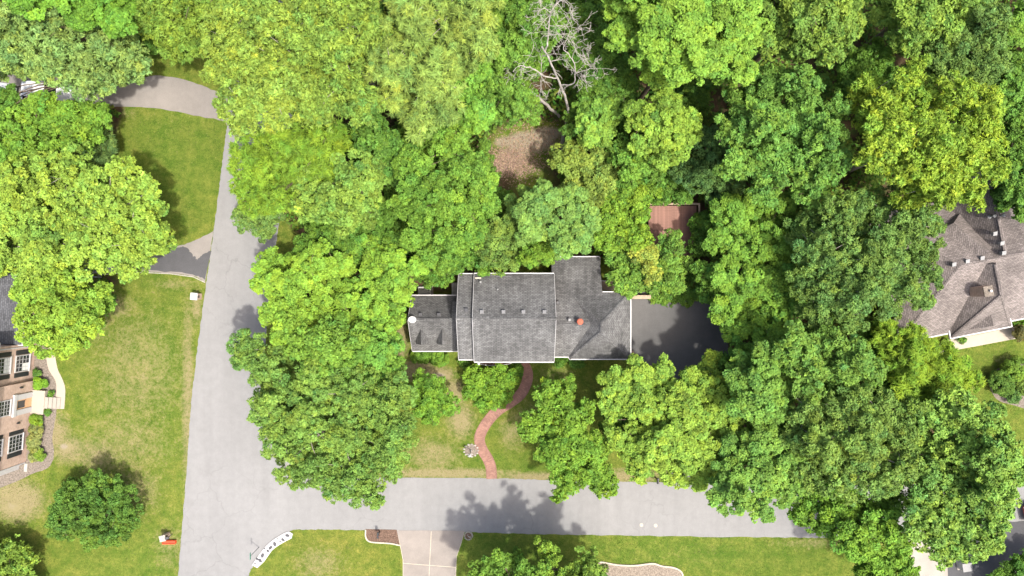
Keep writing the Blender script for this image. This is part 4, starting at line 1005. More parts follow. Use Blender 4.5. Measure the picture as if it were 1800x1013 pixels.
def crown_mesh(lobes, sty, col, rng, inner=True, dens=1.0):
    """lobes: list of (x, y, z, R, Rv) in metres; returns quads and colours"""
    s = STY[sty]; base = np.array(col); base[0] = .74 * base[0] + .26 * .62 * base[1]; base = (.78 * base + .22 * np.array([.115, .195, .032])) * np.array([1.16, 1.23, 1.04])
    cen, nrmc, rcs, hv = [], [], [], []
    big = lobes
    if s['sub']:          # each limb's foliage breaks into smaller heads
        lobes = []
        for (x, y, z, R, Rv) in big:
            if R < .8: lobes.append((x, y, z, R, Rv)); continue
            for (n_, el) in ((1, 1.45), (4, .88), (7, .30), (5, -.12)):
                p0 = rng.uniform(0, 6.28)
                for k in range(n_):
                    if n_ > 1 and rng.uniform() < .25: continue
                    e_ = el + rng.normal(0, .14); q = p0 + 6.283 * k / n_ + rng.normal(0, .2)
                    rs = R * s['sub'] * math.exp(rng.normal(0, .20)); ro = (R - rs * .85) * (rng.uniform(.78, 1.12) if rng.uniform() < .8 else rng.uniform(1.1, 1.35))
                    lobes.append((x + ro * math.cos(e_) * math.cos(q), y + ro * math.cos(e_) * math.sin(q), z + ro * Rv / R * math.sin(e_), rs, rs * .80))
    LA = np.array(lobes)
    for li, (x, y, z, R, Rv) in enumerate(lobes):
        rc = min(s['rc'], R * .45)
        area = 2 * math.pi * R * R * 1.05
        n = max(5, int(dens * s['cov'] * area / (math.pi * rc * rc)))
        ct = rng.uniform(-.15 if s['sub'] else -.3, 1.0, n); ph = rng.uniform(0, 2 * math.pi, n); sn = np.sqrt(1 - ct * ct)
        d = np.stack([sn * np.cos(ph), sn * np.sin(ph), ct], 1)
        f1, f2, p1, p2 = rng.integers(2, 4), rng.integers(4, 7), rng.uniform(0, 6, 2), rng.uniform(0, 6, 2)
        wob = 1 + .09 * np.sin(f1 * ph + p1[0]) + .06 * np.sin(f2 * ph + p2[0]) * sn
        rad = (1 - np.abs(rng.normal(0, s['shell'] + .05, n))) * wob
        rad = np.clip(rad, .45, 1.12) * (1 - .6 * rc / R)
        p = np.array([x, y, z]) + d * rad[:, None] * np.array([R, R, Rv])
        keep = np.ones(n, bool)
        oth = LA[(np.abs(LA[:, 0] - x) < R + LA[:, 3]) & (np.abs(LA[:, 1] - y) < R + LA[:, 3]) & (np.arange(len(LA)) != li)]
        if len(oth):
            q = (p[:, None, :] - oth[None, :, :3]) / oth[None, :, [3, 3, 4]]; keep &= ~((q * q).sum(2) < .45).any(1)
        if not keep.any(): continue
        for _h in range(2):
            hd = rng.normal(0, 1, 3); hd[2] = abs(hd[2]); hd /= np.linalg.norm(hd)
            keep &= ~((d @ hd > math.cos(rng.uniform(.18, .42))) & (rng.uniform(0, 1, n) < .85))
        p, d = p[keep], d[keep]
        hv.append(np.tile(rng.normal(0, 1, (1, 2)), (len(p), 1))); cen.append(p); nrmc.append(d); rcs.append(np.clip(rc * np.exp(rng.normal(-.05, .33, len(p))), rc * .4, rc * 1.8))
    cen = np.concatenate(cen); nrmc = np.concatenate(nrmc); rcs = np.concatenate(rcs)
    s = dict(s); s['a'] *= LS; s['b'] *= LS
    la = 2 * s['a'] * s['b']
    nl = np.maximum(5, (s['lai'] * 2 * math.pi * rcs ** 2 * .85 / la).astype(int))
    ci = np.repeat(np.arange(len(cen)), nl); n = len(ci)
    ct = rng.uniform(-.25, 1, n); ph = rng.uniform(0, 2 * math.pi, n); sn = np.sqrt(1 - ct * ct)
    d = np.stack([sn * np.cos(ph), sn * np.sin(ph), ct], 1)
    d = unit(d + .35 * nrmc[ci])
    rr = rng.uniform(.55, 1.0, n) ** .6 if s['radial'] < .9 else rng.uniform(.15, 1.0, n)
    pos = cen[ci] + d * (rcs[ci] * rr)[:, None] * np.array([1, 1, s['fl']])
    w = s['wn']
    nr = unit(w[0] * d + w[1] * np.array([0, 0, 1]) + w[2] * rng.normal(0, 1, (n, 3)))
    hz = d.copy(); hz[:, 2] *= .4
    ax = unit(s['radial'] * unit(hz) + (1 - s['radial']) * rng.normal(0, 1, (n, 3)) + rng.normal(0, .18, (n, 3)))
    t = unit(ax - nr * (ax * nr).sum(1, keepdims=True)); bt = np.cross(nr, t)
    sz = rng.uniform(.7, 1.3, n)[:, None]
    a, b = s['a'] * sz, s['b'] * sz
    k_ = rng.uniform(-.5, .5, (n, 1))
    V = np.stack([pos - t * a + bt * b, pos + t * a + bt * b * k_, pos - t * a - bt * b], 1)
    hv = np.concatenate(hv); hue_c = rng.normal(0, 1, (len(cen), 1)) * s['hue'] + hv[:, :1] * .06; val_c = rng.normal(0, 1, (len(cen), 1)) * .13 + hv[:, :1] * .05 + hv[:, 1:] * .09
    col_l = base[None] * np.clip(1 + val_c[ci] + rng.normal(0, .18, (n, 1)), .45, 1.8)
    hh = .75 * hue_c[ci] + rng.normal(0, .05, (n, 1))
    col_l = col_l * np.concatenate([1 + 1.0 * hh, 1 + .15 * hh, 1 - .9 * hh], 1)
    if inner:     # foliage deeper inside the crown, larger sprays
        iv, ic = [], []
        for (x, y, z, R, Rv) in big:
            m = max(8, int(2.6 * math.pi * R * R / .10)); 
            ct = rng.uniform(-.2, 1, m); ph = rng.uniform(0, 6.283, m); sn = np.sqrt(1 - ct * ct)
            dd = np.stack([sn * np.cos(ph), sn * np.sin(ph), ct], 1)
            p = np.array([x, y, z]) + dd * rng.uniform(.15, .52, m)[:, None] * np.array([R, R, Rv])
            q = unit(.5 * dd + np.array([0, 0, .7]) + .5 * rng.normal(0, 1, (m, 3))); tt = rng.normal(0, 1, (m, 3)); tt = unit(tt - q * (tt * q).sum(1, keepdims=True)); bb = np.cross(q, tt)
            aa = min(.20, R * .25); 
            iv.append(np.stack([p - tt * aa + bb * aa, p + tt * aa, p - tt * aa - bb * aa], 1)); ic.append(base[None] * (1 + rng.normal(0, .14, (m, 1))))
        V = np.concatenate([V] + iv); col_l = np.concatenate([col_l] + ic)
    nq = len(V); F = np.arange(nq * 3).reshape(nq, 3); LEAVES[0] += nq
    return V.reshape(-1, 3), F, np.clip(col_l, .004, .6), cen

def lobes_world(h, lobes_px, rng, dome=.30):
    P_ = np.array([(a, b) for a, b, _ in lobes_px], float); c = P_.mean(0)
    ext = max(20.0, np.max(np.hypot(*(P_ - c).T)) + np.mean([r for *_, r in lobes_px]))
    out = []
    for x, y, r in lobes_px:
        q = math.hypot(x - c[0], y - c[1]) / ext
        ztop = h * (1 - dome * q * q) + rng.uniform(-.17, .03) * h
        R = r / S * (1 - ztop / H); Rv = min(R * .85, ztop * .42); zc = ztop - Rv
        X, Y, _ = U(x, y, zc); R = r / S * (1 - zc / H)
        out.append((X, Y, zc, R, Rv))
    return out

TREES = {}
def tree(name, label, sty, col, h, lobes_px, cat='tree', group=None, bark_m='bark', twigs=0.5, seed=None, density=1.0):
    rng = np.random.default_rng(abs(hash_(label)) % (2 ** 31))
    col = COL[col] if isinstance(col, str) else col
    ex = []
    for x, y, r in lobes_px:
        if cat != 'tree': break
        if y < 42: ex.append((x, y - 55, r))
        if y > 975: ex.append((x, y + 42, r))
        if x < 32: ex.append((x - 48, y, r))
        if x > 1770: ex.append((x + 42, y, r))
    lw = lobes_world(h, list(lobes_px) + ex, rng)
    cx = sum(l[0] * l[3] for l in lw) / sum(l[3] for l in lw); cy = sum(l[1] * l[3] for l in lw) / sum(l[3] for l in lw)
    o = empty(name, (cx, cy, 0)); tag(o, label, cat, group)
    lr = [(x - cx, y - cy, z, R * (1.0 if group in (FR, W2) and sty == 'maple' else 1.08), Rv) for x, y, z, R, Rv in lw]
    if h > 7:
        for (x, y, z, R, Rv) in list(lr):
            if rng.uniform() < (.4 if sty == 'maple' else .55): lr.append((x * .8 + rng.uniform(-.4, .4), y * .8 + rng.uniform(-.4, .4), max(R * .5, z - Rv * 1.25), R * .85, Rv * .8))
    V, F, Cc_, cen = crown_mesh(lr, sty, col, rng, True, density)
    np_mesh('crown' if cat == 'tree' else 'foliage', V, F, M['foliage'], o, Cc_)
    # trunk, limbs and branchlets
    m = MB(); zt = h * .45; r0 = max(.05, h * .018)
    lean = rng.uniform(-.03, .03, 2) * h
    top = np.array([lean[0], lean[1], zt])
    if h > 1.6:
        m.tube([(0, 0, -.1), (lean[0] * .3, lean[1] * .3, zt * .4), tuple(top)], [r0 * 1.25, r0, r0 * .75], 8)
        for (x, y, z, R, Rv) in lr:
            e = np.array([x, y, z + Rv * .25]); mid = top * .5 + e * .5 + np.array([0, 0, h * .05]); rl_ = min(r0 * .5, .03 + R * .022)
            m.tube([tuple(top - (0, 0, rng.uniform(0, zt * .3))), tuple(mid), tuple(e)], [rl_ * 1.3, rl_, rl_ * .5], 5, cap=False)
            if twigs > 0:
                dd = np.hypot(cen[:, 0] - x, cen[:, 1] - y); near = np.where(dd < R * 1.05)[0]
                if len(near):
                    for k in rng.choice(near, min(len(near), int(twigs * (6 + 3 * R))), replace=False):
                        p = cen[k]; q = e * .45 + p * .55 + (0, 0, .1)
                        m.tube([tuple(e - (0, 0, .3)), tuple(q), tuple(p + (0, 0, .05))], [rl_ * .42, rl_ * .28, .012], 4, cap=False)
    else:
        for k in range(5):
            e = lr[k % len(lr)]; m.tube([(0, 0, 0), (e[0] * .5 + rng.uniform(-.1, .1), e[1] * .5, e[2] * .5), (e[0], e[1], e[2])], [.03, .02, .01], 5)
    m.build('trunk' if h > 1.6 else 'stem', M[bark_m], o)
    return o
def hash_(s):
    r = 17
    for ch in s: r = (r * 131 + ord(ch)) & 0x7fffffff
    return r
WD = 'woodland trees behind the houses'
W2 = 'trees on the left lots'
SEG = 'trees in the bottom right grove'
FR = 'trees in the front yard'
T = [
 # north-west lots
 ('broadleaf_tree', 'pale grey-green tree over the white cars in the top left corner', 'fluff', 'pale', 11, [(50, 55, 62), (115, 90, 65), (185, 85, 55), (20, 98, 42), (88, 115, 40), (150, 138, 36), (185, 140, 36), (225, 110, 38), (130, 40, 50), (245, 118, 22), (5, 70, 45)], W2),
 ('broadleaf_tree', 'bright green tree at the top edge between pale tree and olive tree', 'maple', 'vivid', 15, [(150, 5, 48), (200, 15, 45), (218, 42, 24), (60, -10, 45)], W2),
 ('broadleaf_tree', 'olive green tree at the top edge above the grey driveway', 'fluff', 'olive', 12, [(285, 25, 45), (325, 60, 45), (308, 85, 28), (262, 45, 32), (360, 20, 42), (350, 70, 28)], W2),
 ('broadleaf_tree', 'mid green tree at the left edge just below the white cars', 'broad', (.105, .195, .026), 7.5, [(32, 228, 40), (95, 220, 42), (148, 222, 40), (60, 262, 45), (10, 268, 42), (175, 205, 26), (82, 180, 22), (62, 185, 18)], W2),
 ('conifer_tree', 'small grey-green tree beside the upper left lawn', 'star', (.065, .105, .04), 4.5, [(168, 252, 28), (182, 278, 26), (150, 278, 26), (190, 250, 18), (175, 225, 20)], W2),
 ('broadleaf_tree', 'big yellow-green tree spreading over the left driveway', 'broad', (.19, .262, .045), 9.5, [(55, 330, 58), (125, 305, 52), (45, 400, 60), (130, 385, 62), (200, 355, 55), (235, 405, 50), (180, 435, 52), (90, 450, 52), (275, 430, 32), (238, 325, 30), (15, 455, 42), (262, 365, 32), (268, 335, 16), (215, 300, 24), (245, 455, 26), (225, 475, 20)], W2, 'bark_pale'),
 ('broadleaf_tree', 'yellow-green tree standing at the corner of the brick house', 'broad', (.17, .245, .032), 9.5, [(60, 525, 36), (105, 545, 50), (85, 590, 36), (145, 535, 40), (62, 570, 32), (105, 500, 40), (160, 575, 22), (180, 510, 16), (130, 590, 26)], W2),
 ('shrub_tree', 'dark green shrub at the edge of the tree by the brick house', 'bush', 'mid', 3.5, [(182, 520, 18), (190, 535, 12), (170, 535, 14)], W2),
 ('broadleaf_tree', 'round dark green tree alone on the bottom left lawn', 'fine', (.062, .125, .024), 4.2, [(170, 885, 48), (125, 905, 36), (212, 890, 36), (170, 920, 42), (138, 870, 30), (205, 862, 26), (112, 925, 24), (228, 905, 22), (168, 848, 22), (200, 930, 30), (120, 885, 22)], W2),
 ('broadleaf_tree', 'olive yellow tree in the bottom left corner', 'broad', 'olive', 4, [(5, 985, 42), (35, 1000, 32), (50, 988, 16), (20, 965, 26)], W2),
 # north woods
 ('broadleaf_tree', 'tall yellow-green tree overhanging the top of the left street', 'fluff', (.185, .235, .045), 17, [(410, 60, 58), (470, 35, 55), (400, 130, 42), (450, 110, 58), (520, 100, 55), (432, 188, 46), (490, 178, 48), (540, 165, 45), (390, 88, 36), (420, 225, 22)], WD, 'bark_pale'),
 ('broadleaf_tree', 'tall yellow-green tree with pale bare twigs right of the street tree', 'fluff', (.165, .222, .042), 17, [(560, 28, 55), (620, 18, 55), (600, 88, 50), (655, 65, 50), (545, 70, 45), (605, 150, 45), (565, 200, 38), (642, 185, 38)], WD, 'bark_pale'),
 ('broadleaf_tree', 'fluffy pale olive tree crowning the upper middle woods', 'star', (.175, .222, .055), 17, [(690, 120, 45), (740, 88, 52), (700, 168, 45), (760, 140, 52), (810, 80, 48), (775, 195, 38), (720, 35, 45), (790, 25, 45), (838, 38, 40), (745, 212, 32), (850, 80, 28)], WD, 'bark_pale'),
 ('broadleaf_tree', 'vivid green narrow tree right of the fluffy olive tree', 'maple', (.10, .225, .035), 13, [(830, 150, 33), (840, 190, 33), (825, 215, 26), (848, 125, 24)], WD),
 ('locust_tree', 'feathery olive tree with star-like sprays beside the left street', 'star', 'star', 12, [(450, 278, 44), (510, 258, 48), (560, 268, 44), (460, 328, 44), (520, 318, 46), (570, 308, 38), (430, 320, 28), (442, 355, 26), (590, 245, 32), (490, 355, 26)], WD),
 ('broadleaf_tree', 'sparse grey-green tree leaning over the street edge below the feathery tree', 'fine', 'grey', 6, [(440, 378, 26), (472, 385, 26), (430, 392, 16), (462, 408, 16), (450, 360, 22)], WD, 'bark_pale'),
 ('broadleaf_tree', 'dark glossy tree between the feathery tree and the fluffy olive tree', 'broad', (.058, .135, .024), 12, [(668, 248, 30), (700, 268, 32), (655, 225, 26), (690, 298, 26), (640, 250, 22)], WD),
 ('broadleaf_tree', 'light green tree below the feathery olive tree', 'broad', (.15, .225, .045), 13, [(555, 330, 38), (610, 308, 42), (650, 335, 38), (590, 358, 42), (540, 358, 26), (635, 368, 32), (668, 300, 26)], WD),
 ('broadleaf_tree', 'large mid green tree behind the left end of the grey roof', 'fine', (.10, .195, .030), 14, [(740, 298, 44), (790, 268, 42), (830, 308, 38), (770, 358, 52), (820, 368, 46), (750, 410, 42), (800, 425, 42), (722, 360, 34), (848, 330, 22), (770, 455, 26), (758, 238, 32), (835, 400, 24)], WD),
 ('broadleaf_tree', 'low dark green tree filling behind the lime maples on the left', 'fine', (.060, .135, .022), 8, [(570, 410, 38), (620, 400, 40), (660, 410, 38), (545, 440, 28), (700, 420, 35), (612, 430, 35), (740, 460, 30), (760, 490, 20), (680, 380, 30)], WD),
 ('maple_tree', 'lime green maple with lobed crown reaching over the left street', 'maple', 'lime', 9, [(475, 465, 26), (456, 498, 16), (500, 505, 34), (545, 472, 32), (562, 440, 20), (595, 470, 30), (560, 530, 40), (520, 560, 36), (600, 530, 36), (474, 552, 22), (612, 580, 28), (498, 590, 22), (618, 440, 14)], FR),
 ('maple_tree', 'lime green maple beside the left wing of the grey-roofed house', 'maple', (.135, .235, .030), 9.5, [(660, 440, 23), (640, 425, 15), (690, 455, 26), (665, 490, 34), (700, 498, 32), (733, 470, 18), (744, 455, 13), (705, 525, 24), (665, 540, 34), (682, 562, 26), (640, 560, 28)], FR),
 ('broadleaf_tree', 'mid green tree below the lime maples on the street corner lawn', 'broad', (.10, .185, .030), 10.5, [(530, 595, 38), (580, 600, 40), (625, 598, 30), (560, 638, 34), (600, 640, 34), (508, 572, 22)], FR),
 ('broadleaf_tree', 'smooth vivid green tree just left of the dry strip by the house', 'maple', (.095, .205, .034), 8.5, [(650, 588, 28), (668, 620, 32), (690, 642, 22), (640, 622, 28), (686, 602, 20), (652, 652, 28)], FR),
 ('oak_tree', 'largest oak spreading over the street corner', 'oak', (.128, .205, .048), 10.5, [(440, 615, 36), (424, 630, 22), (470, 650, 38), (500, 690, 46), (560, 680, 46), (620, 690, 46), (470, 718, 32), (540, 740, 52), (600, 760, 52), (660, 730, 46), (700, 690, 36), (500, 775, 38), (560, 808, 48), (620, 820, 48), (680, 790, 38), (640, 858, 32), (700, 755, 32), (522, 832, 26), (590, 848, 32), (490, 832, 12), (660, 878, 16), (690, 832, 16)], FR, 'bark_pale'),
 ('shrub_tree', 'vivid green small tree on the right side of the corner oak', 'fine', (.095, .195, .026), 6, [(758, 690, 28), (783, 708, 24), (755, 722, 26), (738, 705, 24), (794, 718, 13), (740, 670, 18)], FR),
 ('broadleaf_tree', 'fine leaved mid green tree left of the bleached dead tree', 'fine', (.095, .185, .032), 14, [(890, 38, 38), (940, 48, 44), (900, 98, 44), (935, 108, 34), (890, 158, 38), (918, 188, 32), (945, 15, 34), (875, 200, 24)], WD),
 ('broadleaf_tree', 'dark green tree right behind the bleached dead tree', 'fine', (.062, .14, .024), 8.5, [(1030, 38, 44), (1060, 90, 38), (1045, 138, 38), (1012, 95, 32), (1082, 138, 32), (1040, 175, 26)], WD),
 ('maple_tree', 'big lime green lobed maple at the top right of the dead tree', 'maple', (.135, .235, .034), 17, [(1120, 28, 48), (1180, 38, 52), (1240, 48, 48), (1150, 88, 40), (1212, 98, 46), (1270, 88, 42), (1290, 28, 44), (1090, 65, 26), (1298, 122, 30), (1100, 10, 40), (1320, 60, 32)], WD),
 ('maple_tree', 'small round lime tree under the big lobed maple', 'maple', 'lime', 13, [(1160, 125, 32), (1140, 112, 22), (1180, 130, 20)], WD),
 ('maple_tree', 'light lime tree just right of the sandy clearing', 'maple', (.135, .23, .040), 9, [(1050, 208, 30), (1035, 230, 22), (1065, 200, 26), (1060, 235, 22), (1020, 215, 14)], WD),
 ('maple_tree', 'yellow-tipped lime tree between the dark hollow and the clearing', 'maple', (.155, .232, .034), 13, [(1130, 213, 33), (1170, 205, 33), (1200, 220, 30), (1175, 250, 36), (1140, 250, 28), (1215, 235, 18), (1160, 275, 22)], WD),
 ('broadleaf_tree', 'yellowish tree below the sandy clearing', 'broad', (.165, .20, .045), 7, [(1010, 285, 30), (1045, 285, 33), (1060, 320, 28), (1020, 325, 30), (985, 278, 22), (1040, 350, 26)], WD),
 ('broadleaf_tree', 'mid green tree right of the yellowish tree', 'broad', 'mid', 9, [(1110, 290, 30), (1140, 310, 28), (1100, 335, 26), (1085, 265, 22)], WD),
 ('broadleaf_tree', 'yellow-lime tree left of the wooden deck', 'broad', (.125, .205, .022), 8, [(1080, 370, 30), (1110, 350, 28), (1125, 375, 18), (1100, 408, 34), (1070, 420, 26), (1125, 420, 22), (1152, 330, 18), (1060, 395, 20)], WD),
 ('broadleaf_tree', 'bluish green tree behind the middle of the grey roof', 'maple', 'blue', 12, [(930, 370, 28), (960, 350, 26), (1000, 365, 36), (1030, 390, 28), (940, 408, 32), (985, 408, 36), (1015, 418, 26), (902, 365, 18), (990, 432, 22), (1028, 432, 12), (922, 340, 14), (955, 333, 13)], WD),
 ('broadleaf_tree', 'olive fine leaved tree touching the back edge of the grey roof', 'fine', (.11, .165, .040), 10, [(870, 410, 30), (900, 438, 32), (860, 443, 26), (895, 395, 20), (878, 460, 20), (850, 400, 22)], WD),
 ('broadleaf_tree', 'bright green low tree on the roof edge below the bluish tree', 'fine', (.115, .20, .024), 9, [(948, 435, 26), (962, 448, 20), (928, 428, 20), (930, 452, 20)], WD),
 ('broadleaf_tree', 'leafy green tree between the deck and the dark driveway', 'broad', (.10, .185, .034), 6, [(1175, 432, 26), (1188, 460, 26), (1165, 478, 33), (1180, 500, 24), (1118, 480, 32), (1092, 488, 26), (1085, 455, 28), (1110, 508, 18)], WD),
 ('broadleaf_tree', 'small golden yellow tree beside the garage back corner', 'broad', 'gold', 7, [(1135, 450, 20), (1145, 475, 18), (1120, 445, 15), (1140, 493, 10)], WD),
 ('shrub_tree', 'dark shrub against the right side of the wooden deck', 'fine', 'deep', 4.5, [(1235, 395, 26), (1240, 425, 26), (1225, 440, 16)], WD),
 ('maple_tree', 'large lobed tree right of the dark driveway', 'maple', (.105, .205, .030), 8.5, [(1280, 380, 34), (1330, 370, 36), (1370, 360, 26), (1262, 420, 24), (1300, 430, 38), (1350, 430, 42), (1272, 480, 30), (1320, 490, 42), (1370, 490, 32), (1278, 540, 30), (1330, 550, 38), (1292, 578, 26), (1380, 545, 28), (1350, 590, 28), (1258, 550, 14), (1400, 590, 22)], WD),
 ('broadleaf_tree', 'large deep green tree in the right middle woods', 'broad', (.085, .178, .036), 15, [(1310, 170, 36), (1360, 150, 40), (1410, 160, 38), (1290, 230, 30), (1340, 220, 42), (1400, 220, 44), (1450, 230, 36), (1290, 290, 28), (1340, 290, 38), (1400, 290, 42), (1455, 290, 36), (1340, 338, 24), (1420, 338, 32), (1470, 190, 22)], WD),
 ('broadleaf_tree', 'mixed olive tree at the top edge right of the lobed maple', 'broad', (.125, .185, .036), 16, [(1360, 28, 44), (1420, 28, 48), (1470, 28, 40), (1380, 80, 38), (1440, 68, 40), (1492, 48, 26), (1342, 78, 24), (1462, 100, 18)], WD),
 ('broadleaf_tree', 'light green tree at the top edge above the big yellow tree', 'broad', (.135, .205, .038), 14, [(1570, 38, 32), (1610, 28, 40), (1650, 48, 38), (1590, 78, 26), (1690, 15, 32)], WD),
 ('broadleaf_tree', 'soft grey-green tree in the upper right corner woods', 'fine', (.095, .155, .045), 13, [(1670, 80, 38), (1720, 80, 40), (1738, 120, 32), (1690, 128, 36), (1652, 110, 28), (1740, 30, 28)], WD),
 ('broadleaf_tree', 'big bright yellow-green tree above the brown-roofed house', 'fluff', (.205, .27, .032), 17, [(1520, 170, 36), (1560, 190, 38), (1600, 132, 26), (1620, 190, 44), (1560, 240, 42), (1640, 260, 52), (1700, 220, 48), (1690, 288, 46), (1738, 250, 28), (1728, 190, 30), (1650, 325, 36), (1590, 290, 40), (1700, 330, 26), (1530, 220, 30), (1680, 160, 32), (1622, 112, 14), (1540, 280, 28), (1655, 345, 28), (1705, 345, 26), (1605, 335, 34), (1745, 300, 26)], WD, 'bark_pale'),
 ('broadleaf_tree', 'green tree on the right edge near the top', 'maple', 'mid', 12, [(1780, 60, 28), (1792, 120, 28), (1778, 160, 24), (1795, 15, 28), (1750, 180, 20)], WD),
 ('broadleaf_tree', 'deep green tree on the right edge above the brown roof', 'maple', 'deep', 11, [(1785, 220, 24), (1792, 280, 26), (1782, 328, 26), (1798, 348, 20), (1765, 312, 18), (1770, 345, 24), (1795, 375, 16)], WD),
 ('oak_tree', 'grey-green oak overlapping the left of the brown roof', 'oak', (.100, .165, .046), 14, [(1420, 400, 40), (1480, 380, 42), (1540, 370, 42), (1600, 388, 36), (1640, 400, 20), (1440, 450, 42), (1500, 450, 46), (1560, 440, 44), (1612, 448, 34), (1460, 508, 40), (1520, 508, 42), (1580, 498, 38), (1632, 486, 24), (1420, 500, 32), (1560, 540, 26), (1618, 526, 22), (1430, 548, 30), (1490, 556, 28), (1650, 430, 12)], WD, 'bark_pale'),
 # south-east grove and front yard
 ('maple_tree', 'broad bright lime maple at the top left of the bottom right grove', 'maple', (.172, .248, .038), 9.5, [(1080, 675, 26), (1118, 660, 28), (1150, 680, 28), (1098, 702, 26), (1130, 718, 24), (1065, 705, 18), (1115, 790, 28), (1085, 772, 20), (1142, 800, 30), (1120, 828, 18), (1160, 650, 24), (1070, 738, 15), (1190, 700, 32), (1230, 670, 32), (1260, 700, 35), (1210, 740, 35), (1250, 750, 38), (1290, 740, 28), (1188, 770, 32), (1230, 790, 38), (1272, 798, 30), (1190, 818, 32), (1230, 828, 28), (1162, 742, 24), (1282, 672, 22), (1250, 640, 22), (1170, 842, 14), (1160, 775, 26)], SEG),
 ('maple_tree', 'mid green lobed tree right of the broad lime maple', 'maple', (.10, .195, .038), 13, [(1300, 670, 26), (1340, 660, 30), (1370, 680, 26), (1320, 710, 30), (1355, 715, 26), (1300, 642, 22)], SEG),
 ('broadleaf_tree', 'green tree at the top of the bottom right grove below the grey-green oak', 'broad', (.095, .175, .036), 14, [(1400, 620, 33), (1450, 610, 40), (1500, 630, 36), (1420, 660, 36), (1480, 670, 38), (1392, 590, 22), (1530, 660, 26), (1350, 620, 28)], SEG),
 ('oak_tree', 'twiggy grey-green oak in the middle of the bottom right grove', 'oak', (.135, .200, .050), 15, [(1420, 720, 38), (1480, 720, 42), (1540, 720, 40), (1400, 770, 36), (1450, 780, 44), (1510, 780, 44), (1570, 770, 40), (1420, 830, 36), (1480, 838, 42), (1540, 838, 40), (1590, 820, 28), (1590, 720, 28)], SEG, 'bark_pale'),
 ('maple_tree', 'lobed green tree hanging over the street at the grove left end', 'maple', (.10, .190, .038), 12, [(1300, 790, 33), (1340, 780, 36), (1380, 800, 28), (1280, 838, 32), (1330, 838, 38), (1370, 858, 30), (1300, 876, 26), (1338, 895, 22), (1262, 868, 18), (1400, 850, 20), (1272, 895, 11)], SEG),
 ('locust_tree', 'vivid yellow-green feathery tree next to the brown-roofed house walk', 'star', (.145, .215, .018), 11, [(1560, 600, 33), (1600, 620, 38), (1640, 640, 40), (1678, 650, 34), (1590, 660, 36), (1640, 688, 36), (1702, 668, 24), (1560, 650, 28), (1552, 572, 20), (1605, 592, 20)], SEG),
 ('broadleaf_tree', 'biggest light green tree at the right end of the grove', 'broad', (.145, .235, .050), 15, [(1620, 730, 40), (1680, 720, 40), (1728, 740, 34), (1640, 790, 46), (1700, 790, 50), (1748, 800, 38), (1775, 830, 24), (1630, 850, 40), (1690, 858, 46), (1745, 868, 34), (1660, 908, 34), (1708, 915, 30), (1745, 922, 22), (1768, 785, 22), (1640, 945, 24), (1768, 895, 16), (1615, 915, 30), (1690, 955, 32), (1730, 945, 30), (1655, 970, 22)], SEG),
 ('broadleaf_tree', 'vivid green tree at the bottom edge of the grove over the lower lawn', 'broad', (.105, .21, .028), 11.5, [(1420, 890, 30), (1470, 888, 38), (1520, 900, 38), (1450, 920, 26), (1500, 945, 33), (1550, 930, 36), (1580, 968, 26), (1540, 978, 28), (1590, 1000, 22), (1400, 905, 16)], SEG),
 ('broadleaf_tree', 'medium green tree right of the brick path reaching over the street', 'broad', (.105, .188, .024), 8.5, [(965, 700, 32), (990, 682, 20), (945, 745, 30), (1000, 730, 36), (1030, 718, 18), (975, 790, 33), (1025, 775, 33), (1040, 820, 31), (995, 838, 28), (1062, 852, 24), (985, 868, 16), (1050, 790, 25), (926, 742, 16)], FR),
 ('rounded_shrub', 'light green spreading shrub in front of the porch beside the brick path', 'fine', (.110, .205, .024), 3.2, [(840, 665, 22), (870, 660, 24), (895, 665, 20), (850, 695, 24), (880, 693, 22), (865, 706, 14), (830, 688, 16), (904, 655, 12)], FR),
 ('broadleaf_tree', 'dark green tree at the bottom edge right of the concrete driveway', 'fine', (.085, .165, .026), 10, [(900, 992, 30), (860, 1002, 26), (930, 1008, 28), (836, 1010, 20), (880, 978, 13), (880, 1060, 45), (950, 1060, 45)], SEG),
 ('broadleaf_tree', 'slender light green tree poking up at the bottom edge', 'fine', (.14, .22, .030), 10.5, [(958, 960, 14), (970, 985, 18), (958, 1000, 16), (945, 950, 8), (975, 962, 9), (990, 1040, 32)], SEG),
 ('broadleaf_tree', 'yellowish sparse tree at the bottom edge left of the wavy kerb', 'fine', (.125, .19, .034), 10, [(1030, 985, 18), (1045, 1005, 22), (1010, 1005, 22), (1042, 966, 10), (1020, 965, 9), (1060, 1060, 45), (1020, 1070, 40)], SEG),
 ('broadleaf_tree', 'deep green tree in the bottom right corner', 'fine', 'deep', 3.6, [(1790, 990, 24), (1772, 1010, 20), (1750, 1015, 14)], SEG),
 # understorey seen in the hollows
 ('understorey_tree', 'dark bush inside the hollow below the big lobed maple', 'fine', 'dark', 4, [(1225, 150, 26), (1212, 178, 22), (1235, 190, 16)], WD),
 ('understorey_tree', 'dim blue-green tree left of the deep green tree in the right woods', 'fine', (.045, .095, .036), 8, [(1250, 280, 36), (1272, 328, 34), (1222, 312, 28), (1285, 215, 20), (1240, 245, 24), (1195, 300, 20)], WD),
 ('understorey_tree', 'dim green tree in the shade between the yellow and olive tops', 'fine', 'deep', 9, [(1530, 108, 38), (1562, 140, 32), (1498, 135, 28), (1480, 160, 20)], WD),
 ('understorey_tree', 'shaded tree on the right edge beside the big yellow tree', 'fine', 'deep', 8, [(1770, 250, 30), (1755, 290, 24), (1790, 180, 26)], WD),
 ('understorey_tree', 'shaded green tree below the dead tree and left of the clearing', 'fine', (.075, .15, .026), 6, [(852, 285, 16), (850, 255, 14), (858, 310, 16), (875, 345, 16)], WD),
